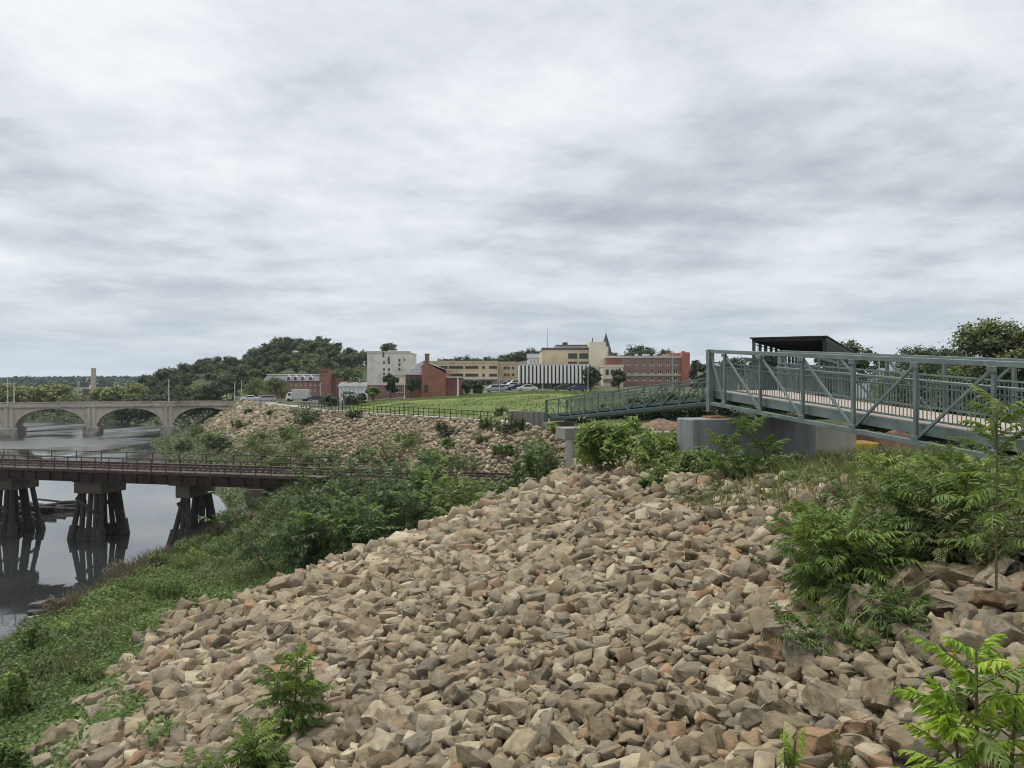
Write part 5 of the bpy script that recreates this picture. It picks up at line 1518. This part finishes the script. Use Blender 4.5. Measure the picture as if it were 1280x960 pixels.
def gp(px, py, d): # ground below a photo point at a chosen distance
    g = on_ground(px, d); return g
# bright lime sumac, lower right corner
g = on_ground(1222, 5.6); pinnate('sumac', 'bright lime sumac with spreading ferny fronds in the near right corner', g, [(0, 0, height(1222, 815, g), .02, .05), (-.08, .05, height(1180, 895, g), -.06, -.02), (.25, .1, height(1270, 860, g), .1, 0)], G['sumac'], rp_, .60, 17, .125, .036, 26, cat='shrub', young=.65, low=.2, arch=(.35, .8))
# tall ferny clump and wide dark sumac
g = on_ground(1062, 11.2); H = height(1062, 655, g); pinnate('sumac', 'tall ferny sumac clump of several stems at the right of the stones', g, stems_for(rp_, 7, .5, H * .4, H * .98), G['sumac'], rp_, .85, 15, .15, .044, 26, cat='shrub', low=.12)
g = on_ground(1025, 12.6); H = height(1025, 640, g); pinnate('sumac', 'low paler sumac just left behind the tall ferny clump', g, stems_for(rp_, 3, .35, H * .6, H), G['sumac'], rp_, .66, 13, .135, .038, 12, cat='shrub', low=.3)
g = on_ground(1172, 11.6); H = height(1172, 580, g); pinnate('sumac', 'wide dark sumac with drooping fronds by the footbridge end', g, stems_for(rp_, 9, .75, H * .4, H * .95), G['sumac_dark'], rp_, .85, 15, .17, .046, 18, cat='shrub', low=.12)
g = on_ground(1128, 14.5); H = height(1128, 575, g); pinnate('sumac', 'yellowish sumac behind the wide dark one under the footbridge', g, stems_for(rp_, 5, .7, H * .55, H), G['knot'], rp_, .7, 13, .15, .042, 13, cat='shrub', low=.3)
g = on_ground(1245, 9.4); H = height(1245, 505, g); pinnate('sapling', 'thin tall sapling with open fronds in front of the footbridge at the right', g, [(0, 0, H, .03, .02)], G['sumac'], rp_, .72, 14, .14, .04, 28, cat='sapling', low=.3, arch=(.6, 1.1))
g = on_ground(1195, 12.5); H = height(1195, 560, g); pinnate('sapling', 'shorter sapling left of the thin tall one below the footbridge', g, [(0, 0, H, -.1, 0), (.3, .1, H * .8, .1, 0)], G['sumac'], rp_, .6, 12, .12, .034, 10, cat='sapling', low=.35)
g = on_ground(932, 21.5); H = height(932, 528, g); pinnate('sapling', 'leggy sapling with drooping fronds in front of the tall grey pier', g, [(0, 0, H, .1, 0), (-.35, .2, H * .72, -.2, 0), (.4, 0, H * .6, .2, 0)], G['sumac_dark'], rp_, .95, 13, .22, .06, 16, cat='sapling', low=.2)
# the two ferny plants at the bottom of the stones
g = ground_at(368, 930); H = height(368, 818, g); pinnate('ferny_sapling', 'small ferny sapling growing among the stones below the middle', g, [(0, 0, H, .05, 0), (-.2, .1, H * .75, -.15, 0), (.15, -.1, H * .7, .1, 0)], G['sumac'], rp_, .62, 16, .135, .036, 34, low=.05, young=.12, arch=(.7, 1.2))
g = ground_at(340, 985); H = height(340, 925, g); pinnate('ferny_sapling', 'low spreading ferny plant cut by the bottom frame edge', g, stems_for(rp_, 8, .7, H * .6, H * 1.0), G['sumac'], rp_, .60, 15, .13, .034, 15, low=.15)
# leafy thicket beyond the edge of the stones
TH = [(395, 612, 44, 2.6, 'sumac_dark', 'left end of the leafy thicket hiding the trestle'), (425, 590, 45.5, 2.6, 'sumac_dark', 'tallest dark bush of the thicket against the trestle'), (440, 632, 41, 1.9, 'sumac', 'pale ferny bush low in the left half of the thicket'), (475, 590, 45, 2.4, 'sumac_dark', 'dark bush in the middle of the thicket before the trestle'), (505, 620, 41.5, 2.2, 'sumac_dark', 'ferny bush in the front centre of the thicket'),
      (530, 588, 46, 2.2, 'sumac', 'bush at the back of the thicket touching the rails'), (560, 620, 42, 2.0, 'shrub', 'rounded bush in the right half of the thicket'), (598, 606, 43.5, 1.9, 'shrub', 'pale bush at the right end of the thicket'), (392, 655, 40, 1.3, 'sumac_dark', 'low bush where the thicket meets the ground cover'), (450, 650, 38.5, 1.1, 'sumac_dark', 'low front bush of the thicket above the stone edge'), (545, 575, 49, 1.3, 'sumac_dark', 'bush rising across the rails behind the thicket')]
for px, yt, d, sp, k, lab in TH:
    g = on_ground(px, d); H = max(1.4, height(px, yt - 16, g))
    pinnate('leafy_bush', lab, g, stems_for(rp_, 13, sp, H * .55, H), G[{'sumac_dark': 'thicket'}.get(k, k)], rp_, 1.25, 9, .34, .125, 18, False, 'bush', .05, (.5, 1.1), 'bushes of the thicket by the trestle')

# ------------------------------------------------------------------ broad shrubs
def shrub(label, px, ytop, d, w, mat, name='shrub', leaf=.16, n=60, per=28, cat='shrub', g=None, depth=None, group=None, asp=.5, seed=None, sp=.42):
    g = g or on_ground(px, d); H = max(.3, height(px, ytop, g)); R = w / 2 / F_PX * g.y
    rng = np.random.default_rng(seed or int(px * 13 + ytop * 3))
    t = thing(name, label, cat, g, group); f = Fol(); m = MB()
    lob = [(np.array([np.clip(rng.normal(), -1.5, 1.5) * R * sp, rng.normal() * R * sp, H * rng.uniform(.3, .74)]), rng.uniform(.3, .5)) for _ in range(8)]
    for c, k in lob: m.path([g + Vector((c[0] * .2, c[1] * .2, -.1)), g + Vector((c[0] * .6, c[1] * .6, c[2] * .6)), g + Vector(c * np.array([1, 1, 1.15]))], [.03 * H + .006, .02 * H + .004, .004], 5)
    for i in range(n):
        c, k = lob[rng.integers(8)]
        dd = unit(rng.normal(size=3)); p = c + dd * np.array([R * k, R * k, H * k * .62]); p[2] = max(.04 * H, min(p[2], H * 1.0))
        C = p + rng.normal(size=(per, 3)) * np.array([R, R, H]) * .085 + np.array(g)
        V, F = leaves(C, leaf * rng.uniform(.65, 1.3, per), rng, asp, .5, np.broadcast_to(dd * .7, (per, 3)))
        f.add(V, F, np.clip(rng.normal(.42, .17) + .15 * rng.normal(size=per), 0, 1))
    f.build('foliage', mat, t); m.build('stems', M['stem'], t)
    return t
shrub('yellow green knotweed bush with broad drooping leaves before the old concrete abutment', 782, 528, 30.5, 92, G['knot'], 'knotweed_bush', .34, 240, 18, asp=.26, sp=.56, seed=4)
shrub('brownish scrub between the knotweed bush and the tall grey pier', 835, 552, 36, 60, G['dry'], leaf=.18, n=80)
shrub('olive scrub in front of the low wall left of the tall grey pier', 850, 562, 33, 46, G['weed'], leaf=.17, n=70)
shrub('dark shrub at the right foot of the knotweed bush', 845, 566, 26, 80, G['shrub'], leaf=.16, n=90)
shrub('olive shrub left of the tall grey pier base', 815, 590, 28, 60, G['weed'], leaf=.16, n=70)
shrub('small dark leafy shrub standing among the upper stones', 816, 616, 24.5, 36, G['sumac_dark'], leaf=.15, n=60)
shrub('dark green shrub at the left corner of the grey pier', 872, 560, 24.8, 70, G['shrub'], leaf=.15, n=100)
shrub('low olive scrub below the right half of the grey pier', 955, 588, 22, 80, G['weed'], leaf=.14, n=90, asp=.35)
shrub('yellow green leafy clump below the right end of the grey pier', 1010, 600, 19.5, 60, G['knot'], leaf=.13, n=80, asp=.35)
shrub('dark shrub below the pale flood wall', 1050, 588, 18.6, 80, G['shrub'], leaf=.13, n=100)
shrub('olive weed tuft among the upper stones', 898, 604, 23, 52, G['weed'], 'weed_tuft', .13, 70, asp=.25)
shrub('dark shrub against the right side of the grey pier', 985, 566, 23, 80, G['shrub'], leaf=.15, n=80)
shrub('green shrub in front of the middle of the grey pier', 915, 568, 24.5, 60, G['sumac_dark'], leaf=.15, n=70)
shrub('yellowish weed clump below the pale flood wall', 1030, 585, 20, 70, G['weed'], 'weed_tuft', .13, 90, asp=.25)
shrub('weed clump under the footbridge left of the sumac', 1078, 570, 18.5, 60, G['weed'], 'weed_tuft', .13, 90, asp=.25)
shrub('low yellow green weed clump behind the wide dark sumac', 1150, 566, 17, 80, G['knot'], 'weed_tuft', .13, 90, asp=.3)
shrub('weed clump at the right frame edge above the boulders', 1262, 628, 10.5, 110, G['weed'], 'weed_tuft', .085, 130, asp=.25)
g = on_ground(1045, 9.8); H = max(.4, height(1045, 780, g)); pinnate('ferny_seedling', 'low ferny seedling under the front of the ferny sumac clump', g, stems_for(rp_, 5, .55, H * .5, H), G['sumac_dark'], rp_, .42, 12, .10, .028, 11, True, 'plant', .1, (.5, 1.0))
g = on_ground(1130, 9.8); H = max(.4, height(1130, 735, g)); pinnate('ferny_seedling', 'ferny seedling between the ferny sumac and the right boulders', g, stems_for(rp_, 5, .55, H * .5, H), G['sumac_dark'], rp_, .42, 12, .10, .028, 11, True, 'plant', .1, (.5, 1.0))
shrub('small lime weed tuft between the stones near the bottom', 985, 898, 7.6, 38, G['bright'], 'weed_tuft', .05, 34, per=20, asp=.25)
shrub('tiny dry weed tuft left of the near right boulders', 1050, 905, 7.4, 34, G['weed'], 'weed_tuft', .05, 24, per=18, asp=.2)
shrub('tiny lime weed above the small ferny sapling', 385, 808, 15.5, 14, G['bright'], 'weed_tuft', .06, 20, per=14, asp=.4)
shrub('small green weed in the middle of the upper stones', 735, 648, 25, 20, G['weed'], 'weed_tuft', .12, 26, per=14, asp=.4)
shrub('tiny yellow weed on the stones left of the ferny sumac', 945, 690, 13.5, 26, G['weed'], 'weed_tuft', .07, 24, per=14, asp=.3)
shrub('tall dark shrub beside the rails behind the stone edge', 657, 556, 44, 52, G['sumac_dark'], leaf=.26, n=100)
shrub('lower shrub in front of the tall dark one by the rails', 645, 590, 41, 66, G['tree'], leaf=.24, n=90)
shrub('olive shrub right of the tall dark one by the rails', 685, 560, 56, 40, G['weed'], leaf=.26, n=70)
shrub('olive bush between the rail shrub and the thicket', 618, 596, 42, 40, G['shrub'], leaf=.22, n=70)
g = on_ground(1085, 10.6); H = max(.4, height(1085, 755, g)); pinnate('ferny_seedling', 'ferny seedling at the right foot of the ferny sumac clump', g, stems_for(rp_, 5, .55, H * .5, H), G['sumac_dark'], rp_, .42, 12, .10, .028, 11, True, 'plant', .1, (.5, 1.0))
g = on_ground(1185, 11); H = max(.4, height(1185, 690, g)); pinnate('ferny_seedling', 'ferny seedling at the foot of the wide dark sumac', g, stems_for(rp_, 5, .55, H * .5, H), G['sumac_dark'], rp_, .42, 12, .10, .028, 11, True, 'plant', .1, (.5, 1.0))
# shrubs on the far stone mound
FAR = [(490, 530, 60, 'weed', 'broad olive shrub in the middle of the far stone mound'), (515, 538, 24, 'shrub', 'green shrub at the right side of the broad olive one on the mound'), (557, 527, 24, 'tree', 'dark shrub below the trail fence right of centre'), (612, 518, 26, 'shrub', 'green shrub left of the pale retaining wall'), (640, 522, 26, 'tree', 'dark shrub in front of the pale retaining wall'), (632, 555, 20, 'shrub', 'small green shrub under the retaining wall'),
       (384, 507, 30, 'tree', 'dark shrub on the crest of the mound below the mill'), (440, 512, 16, 'tree', 'small dark shrub on the crest near the fence start'), (312, 510, 10, 'tree', 'tiny dark shrub near the bridge end of the mound'), (340, 512, 9, 'shrub', 'tiny shrub on the crest right of the bridge end'), (362, 531, 22, 'shrub', 'green shrub high on the left half of the mound'), (370, 538, 40, 'shrub', 'long shrub trailing down the left half of the mound'),
       (335, 545, 30, 'weed', 'olive shrub on the lower left part of the mound'), (312, 540, 26, 'shrub', 'green shrub near the water end of the mound'), (281, 546, 20, 'tree', 'dark round shrub above the muddy shore'), (262, 540, 26, 'cover', 'bright green shrub above the muddy shore'), (345, 565, 26, 'shrub', 'green shrub just above the trestle railing'), (410, 560, 26, 'weed', 'olive shrub low on the mound above the trestle'), (385, 560, 24, 'shrub', 'small shrub low on the mound near the olive one'),
       (455, 558, 24, 'shrub', 'low shrub left above the thicket'), (540, 560, 34, 'shrub', 'shrub above the thicket on the lower mound'), (580, 566, 34, 'weed', 'olive shrub at the foot of the mound by the rails'), (560, 548, 16, 'shrub', 'small shrub in the stones right of the broad olive one'), (600, 542, 16, 'weed', 'small olive shrub in the stones under the fence end'), (675, 545, 30, 'shrub', 'shrub below the low end of the green ramp'), (690, 528, 16, 'knot', 'lime shrub at the foot of the green ramp'), (660, 512, 14, 'tree', 'ivy clad bush on the pale retaining wall'), (625, 508, 14, 'weed', 'thin pale sapling on the lawn edge by the retaining wall'), (690, 575, 40, 'weed', 'olive weeds by the foot of the concrete abutment'), (245, 530, 20, 'shrub', 'shrub at the bank beneath the rightmost arch'), (225, 545, 24, 'bank', 'dull shrub at the tip of the muddy shore'), (300, 524, 16, 'weed', 'olive shrub at the bank end of the arch bridge')]
for px, yt, w, k, lab in FAR:
    w *= 1.5; hp = w * .55
    g = ground_at(px, yt + hp, 58)
    shrub(lab, px, yt, g.y, w, G[k], leaf=.30 if g.y < 110 else .42, n=40, per=22, g=g)

# ferny weeds and leafy clumps along the crest
CW = [(905, 640, 23), (950, 628, 22.5), (1000, 612, 20), (1015, 640, 17), (1045, 622, 16.5), (1085, 600, 15.5), (1105, 640, 13.8), (1000, 575, 23), (1060, 560, 20), (1140, 610, 13), (1215, 590, 12.5), (1255, 600, 11.5), (1275, 560, 13), (1215, 655, 11), (1110, 560, 17), (870, 600, 26)]
CW = [c for c in CW if c[0] > 1110] + [(905, 640, 23), (870, 600, 26)]
for i, (px, yt, d) in enumerate(CW):
    g = on_ground(px, d); H = min(1.5, max(.55, height(px, yt - 18, g)))
    lab = f'{["first","second","third","fourth","fifth","sixth","seventh","eighth","ninth","tenth","eleventh","twelfth","thirteenth","fourteenth","fifteenth","sixteenth"][sorted(c[0] + c[1] * .001 for c in CW).index(px + yt * .001)]} ferny weed counting from the left along the grassy crest'
    pinnate('ferny_weed', lab, g, stems_for(rp_, 6, .7, H * .5, H), G[('weed', 'sumac', 'knot', 'shrub')[i % 4]], rp_, .55, 11, .13, .036, 12, True, 'plant', .15, (.5, 1.1), 'ferny weeds on the crest')
# ------------------------------------------------------------------ ground cover (uncountable)
def cover(name, label, cat, n, xr, yr, keep, mat, leaf, hfun, seed, asp=.55, up=.8, tintf=None):
    rng = np.random.default_rng(seed)
    x = rng.uniform(*xr, n); y = rng.uniform(*yr, n); z = terrain(x, y)
    k = keep(x, y, z, rng); x, y, z = x[k], y[k], z[k]
    h = hfun(x, y, rng)
    C = np.stack([x, y, z + h], 1)
    V, F = leaves(C, leaf * rng.uniform(.6, 1.35, len(x)), rng, asp, up)
    f = Fol(); tn = (.42 + .16 * wob(x, y, 1.6) + .2 * wob(x + 40, y, 4.3) + .16 * rng.normal(size=len(x))) if tintf is None else tintf(x, y, rng)
    f.add(V, F, np.clip(tn, 0, 1))
    return tag(f.build(name, mat), label, cat, kind='stuff')
def blades(name, label, cat, n, xr, yr, keep, mat, hh, ww, seed, lean=.35, tintf=None):
    rng = np.random.default_rng(seed)
    x = rng.uniform(*xr, n); y = rng.uniform(*yr, n); z = terrain(x, y)
    k = keep(x, y, z, rng); x, y, z = x[k], y[k], z[k]; n = len(x)
    h = hh * rng.uniform(.5, 1.3, n) * (1 + .35 * wob(x, y, 2.1)); a = rng.uniform(0, 2 * PI, n)
    B = np.stack([x, y, z - .03], 1); s = np.stack([np.cos(a), np.sin(a), np.zeros(n)], 1) * (ww * h / hh)[:, None] * .5
    ln = rng.normal(size=(n, 2)) * lean * h[:, None]
    Mi = B + np.stack([ln[:, 0] * .35, ln[:, 1] * .35, h * .6], 1); T = B + np.stack([ln[:, 0], ln[:, 1], h], 1)
    V = np.stack([B - s, B + s, Mi + s * .8, Mi - s * .8, T], 1).reshape(-1, 3); i = np.arange(n)[:, None] * 5
    me = mk(name, V, [i + np.array([[0, 1, 2, 3]]), i + np.array([[3, 2, 4]])], mat, None, np.repeat(np.clip((.45 + .2 * wob(x, y, 2.2) + .17 * rng.normal(size=n)) if tintf is None else tintf(x, y, rng), 0, 1), 5))
    return tag(me, label, cat, kind='stuff')
def bank_keep(x, y, z, rng):
    u = rng.random(len(x))
    t = toe_x(y)
    dxs = x - shore_x(y)
    k = (dxs > .5) & ((x < t + .5 + 1.1 * wob(x, y, 1.3)) | ((y > 35.8) & (x < 4)))
    px, py = project(x, np.maximum(y, 1), z)
    spill = ((x < t + 4.5) & (y < 24) & (wob(x, y, 1.9) > .42)) | inpoly(px, py, [(-30, 910), (60, 880), (150, 872), (185, 895), (150, 925), (70, 968), (-30, 968)])
    return (k | spill) & (z > .12)
lump = lambda x, y, rng: np.abs(rng.normal(size=len(x))) * .10 + (.10 + .62 * np.clip(wob(x, y, 2.3) - .1, 0, 1) + .30 * np.clip(wob(x, y, 1.1) + .2, 0, 1)) * rng.uniform(.3, 1, len(x))
cover('ground_cover', 'creeping green leafy ground cover on the river bank', 'ground cover', 230000, (-26, 6), (12, 50), bank_keep, G['cover'], .15, lump, 41)
cover('bank_weeds', 'taller mixed weeds along the lower river bank', 'weeds', 90000, (-26, 3), (24, 58), lambda x, y, z, rng: (x - shore_x(y) > .2) & (x - shore_x(y) < 5.5 + 2 * wob(x, y, 2.7) + np.maximum(0, y - 47) * .8) & (z > .1) & (x < toe_x(y)) | ((y > 40) & (y < 53) & (x < 2) & (z > .1)), G['shrub'], .16, lambda x, y, rng: rng.uniform(0, 1, len(x)) * (.3 + .7 * np.clip(wob(x, y, 1.5) + .3, 0, 1)), 42, .4)
blades('dry_grass', 'purple brown dry grass fringe along the water edge', 'grass', 26000, (-27, -18), (26, 68), lambda x, y, z, rng: (x - shore_x(y) > .0) & (x - shore_x(y) < 2.0 + 1.2 * wob(x, y, 2.0)) & (z > .04) & (wob(x, y, 3.1) > -.35), G['dry'], 1.0, .05, 43)
cover('far_bank_weeds', 'dull green weeds on the bank behind the trestle', 'weeds', 130000, (-85, 6), (56, 190), lambda x, y, z, rng: (z > .15) & (z < 3.4 + .9 * wob(x, y, 6)) & (trail_dist(x, y) > 1) & (x - shore_x(y) < 26), G['bank'], .42, lambda x, y, rng: rng.uniform(0, 1, len(x)) ** 1.5 * (.45 + .9 * np.clip(wob(x, y, 4.0), 0, 1)), 44, .5)
cover('far_bank_bushes', 'dark bushes massed along the far river bank behind the arches', 'bushes', 40000, (-260, -60), (205, 300), lambda x, y, z, rng: (z > .1) & (z < 7.5) & (trail_dist(x, y) > 0), G['tree'], 1.1, lambda x, y, rng: rng.uniform(0, 1, len(x)) * (1.2 + 1.6 * np.clip(wob(x, y, 7.0) + .3, 0, 1)), 50, .6)
cover('mound_weeds', 'green weeds growing in strips through the far stones', 'weeds', 120000, (-66, 9), (64, 185), lambda x, y, z, rng: (trail_dist(x, y) > 1.3) & (trail_dist(x, y) < 16) & (wob(x, y, 9.0) + .5 * wob(x, y, 3.1) + np.clip((trail_dist(x, y) - 9) * .08, -.3, .5) > .42) & (rng.random(len(x)) < .8), G['weed'], .34, lambda x, y, rng: rng.uniform(0, 1, len(x)) ** 1.5 * .7, 45, .5)
cover('rail_weeds', 'green weeds along the rail embankment', 'weeds', 110000, (-22, 24), (42, 64), lambda x, y, z, rng: (np.abs(-(x - RAIL_A[0]) * RAIL_D[1] + (y - RAIL_A[1]) * RAIL_D[0]) > 1.9) & (z < 7) & (z > .3), G['weed'], .22, lambda x, y, rng: rng.uniform(0, 1, len(x)) ** 1.5 * (.25 + .5 * np.clip(wob(x, y, 1.9), 0, 1)), 46, .45)
def crest_keep(x, y, z, rng):
    px, py = project(x, np.maximum(y, 1), z)
    a = inpoly(px, py, VEG_NEAR[0]) | inpoly(px, py, VEG_NEAR[1]) | ((z > crest(y) - .25) & (x > 6.5))
    return a & (y > 6) & (wob(x, y, 1.4) + rng.normal(size=len(x)) * .35 > -.15)
blades('crest_grass', 'tall olive grass along the crest beside the footbridge', 'grass', 60000, (3, 24), (6, 40), lambda x, y, z, rng: crest_keep(x, y, z, rng) & (wob(x, y, 2.4) > -.2), G['weed'], .62, .024, 47, .6)
cover('crest_weeds', 'leafy weeds along the crest beside the footbridge', 'weeds', 130000, (3, 24), (6, 40), lambda x, y, z, rng: crest_keep(x, y, z, rng) & ((y > 19) | (x > 7.2) | (wob(x, y, 1.0) > .3)), G['shrub'], .10, lambda x, y, rng: rng.uniform(0, 1, len(x)) ** 1.4 * (.2 + .5 * np.clip(wob(x, y, 1.2) + .2, 0, 1)), 48, .4)
blades('lawn_grass', 'short mown grass on the mound behind the trail', 'grass', 90000, (-42, 30), (88, 185), lambda x, y, z, rng: (trail_dist(x, y) < -3.2) & (x / y > -.215) & (x / y < .13), G['lawn'], .14, .10, 49, .5, lambda x, y, rng: .55 + .3 * wob(x, y, 7) + .15 * rng.normal(size=len(x)))
blades('bank_grass', 'rough mixed grass standing through the bank ground cover', 'grass', 60000, (-25, 4), (16, 52), lambda x, y, z, rng: bank_keep(x, y, z, rng) & (wob(x + 9, y, 2.6) > .05), G['weed'], .55, .022, 51, .5)
blades('dead_stalks', 'thin dead stalks standing along the lower bank', 'stalks', 5000, (-25, -8), (22, 56), lambda x, y, z, rng: bank_keep(x, y, z, rng) & (x - shore_x(y) < 7) & (wob(x, y, 3.3) > .1), G['dry'], 1.0, .022, 52, .25)
RB = [(120, 800, 'weed'), (60, 830, 'shrub'), (205, 745, 'sumac_dark'), (255, 720, 'weed'), (175, 770, 'cover'), (300, 700, 'shrub'), (110, 850, 'shrub'), (30, 880, 'weed'), (235, 705, 'knot'), (330, 690, 'weed'), (150, 745, 'shrub'), (90, 790, 'knot'), (280, 690, 'sumac_dark'), (345, 672, 'weed')]
cw_ = {'weed': 'olive', 'shrub': 'mid green', 'sumac_dark': 'dark green', 'cover': 'fresh green', 'knot': 'yellowish'}
for i, (px, py, k) in enumerate(sorted(RB)):
    g = ground_at(px, py + 8, 14); wpx = 36 + (i * 7) % 22
    shrub(f'{cw_[k]} weed clump, {nth(i + 1)} of the clumps from the left along the river bank', px, py - 14 - (i * 5) % 9, g.y, wpx, G[k], 'bank_clump', .13, 60, 24, 'plant', g=g, group='clumps on the green river bank', asp=.4)
for i, (px, py, L_, a_) in enumerate([(70, 772, 2.6, .4), (118, 738, 1.9, -.3), (200, 692, 2.2, .2)]):
    p = ground_at(px, py, 20); p.z += .12; dv = Vector((math.cos(a_), math.sin(a_), .04)) * L_ / 2
    t = thing('driftwood', ['grey driftwood log nearest the left frame edge at the waterline', 'short grey driftwood log at the waterline below the second pier', 'grey driftwood log at the waterline left of the third pier'][i], 'driftwood', p)
    MB().path([p - dv, p + Vector((.05, .1, .05)), p + dv], [.11, .10, .05], 7).build('log', surf('bleached driftwood', (.26, .235, .20), .9, .3, 4), t); MB().tube(p + dv * .3, p + dv * .3 + Vector((.1, -.2, .45)), .04, .015, 5).build('branch', M['bark'], t)
# goldenrod at the water edge, plants one can point at
for px, py, w, lab in ((97, 750, 20, 'goldenrod clump beside the small dark stones at the water'), (303, 668, 12, 'goldenrod near the third trestle pier'), (188, 705, 14, 'goldenrod in the middle of the water edge weeds'), (160, 728, 12, 'small goldenrod below the purple grass')):
    g = ground_at(px, py + 6, 20); g = on_ground(px, g.y)
    shrub(lab, px, py - 8, g.y, w, G['yellow'], 'goldenrod', .12, 30, 16, cat='plant', asp=.3)
for px, yt, d, w, k, lab in ((262, 662, 58, 30, 'cover', 'big leaved green weed beside the third trestle pier'), (75, 748, 40, 46, 'dry', 'purple brown shrub at the water edge on the left'), (150, 700, 48, 34, 'dry', 'purple brown shrub at the bend of the water edge'), (190, 690, 49, 34, 'shrub', 'green shrub on the bank in line with the second pier'), (40, 770, 33, 50, 'shrub', 'green shrub near the water at the left frame edge'), (235, 672, 52, 36, 'shrub', 'green shrub below the third trestle pier'), (320, 650, 54, 44, 'dry', 'reddish brown weeds below the fourth trestle pier'), (15, 835, 26, 40, 'knot', 'pale lime plant at the left frame edge'), (300, 632, 62, 50, 'bank', 'dull bush behind the fourth trestle pier'), (335, 615, 60, 50, 'bank', 'dull green bush left of the thicket under the trestle'), (280, 640, 66, 40, 'bank', 'dull bush at the water below the trestle'), (10, 925, 19, 40, 'cover', 'leafy clump in the bottom left corner'), (350, 655, 47, 50, 'sumac_dark', 'dark bush at the left foot of the thicket')):
    shrub(lab, px, yt, d, w, G[k], leaf=.15 if d < 60 else .2, n=70, asp=.4, cat='shrub')
# stones and drift at the water
def waterstone(label, px, py, w, seed, h=.35):
    rng = np.random.default_rng(seed); d = (EYE) * F_PX / (py - 480); s = w / F_PX * d
    V, F = rock_hull(rng, .5, 1, .04); V = V * np.array([s, s * .8, h * 2])
    c = np.array([(px - 640) / F_PX * d, d, .05])
    tag(mk('shore_stone', V + c, [F], surf('wet dark stone', (.045, .042, .038), .5, .4, 3), origin=tuple(c), tint=np.zeros(len(V))), label, 'rock')
waterstone('dark wet stone at the water edge, upper of the pair by the purple shrub', 47, 758, 22, 1); waterstone('dark wet stone at the water edge, lower of the pair by the purple shrub', 44, 767, 20, 2)
t = thing('drift_pile', 'dark heap of drift logs and stones behind the leftmost trestle pier', 'drift pile', at(48, 640, 74)); dg = np.random.default_rng(8)
zc = Vector((at(48, 640, 74).x, 74, .1)); m = MB()
for i in range(26):
    p = zc + Vector((dg.normal() * 1.4, dg.normal() * 1.2, dg.uniform(0, .5))); a = dg.uniform(-.5, .5)
    m.tube(p - Vector((math.cos(a), math.sin(a), dg.normal() * .12)) * 1.2, p + Vector((math.cos(a), math.sin(a), dg.normal() * .12)) * 1.2, dg.uniform(.09, .2), n=7)
m.build('logs', M['pile'], t)
for i in range(7):
    V, F = rock_hull(dg, .6, 0, .04); mk('stone', V * dg.uniform(.8, 1.5) + np.array(zc) + np.array([dg.normal() * 1.6, dg.normal() * 1.1, .1]), [F], M['pile'], t)

for p in T_hill + T_oak + T_wil + T_pine + T_low:
    if p.name not in PLACED:
        for o in list(p.children): bpy.data.objects.remove(o)
        bpy.data.objects.remove(p)

# ------------------------------------------------------------------ air
def haze():
    m = bpy.data.materials.new('thin river haze'); m.use_nodes = True
    nt = m.node_tree; nt.nodes.remove(nt.nodes['Principled BSDF'])
    v = nt.nodes.new('ShaderNodeVolumePrincipled'); v.inputs['Color'].default_value = (.80, .88, .97, 1); v.inputs['Density'].default_value = HAZE_D
    v.inputs['Anisotropy'].default_value = .2
    nt.links.new(v.outputs[0], nt.nodes['Material Output'].inputs['Volume'])
    o = MB().box(-3600, 3700, -420, 3600, -12, 75).build('haze', m)
    tag(o, 'thin bluish air between here and the far ridges', 'haze', kind='stuff')
HAZE_D = .00011
haze()
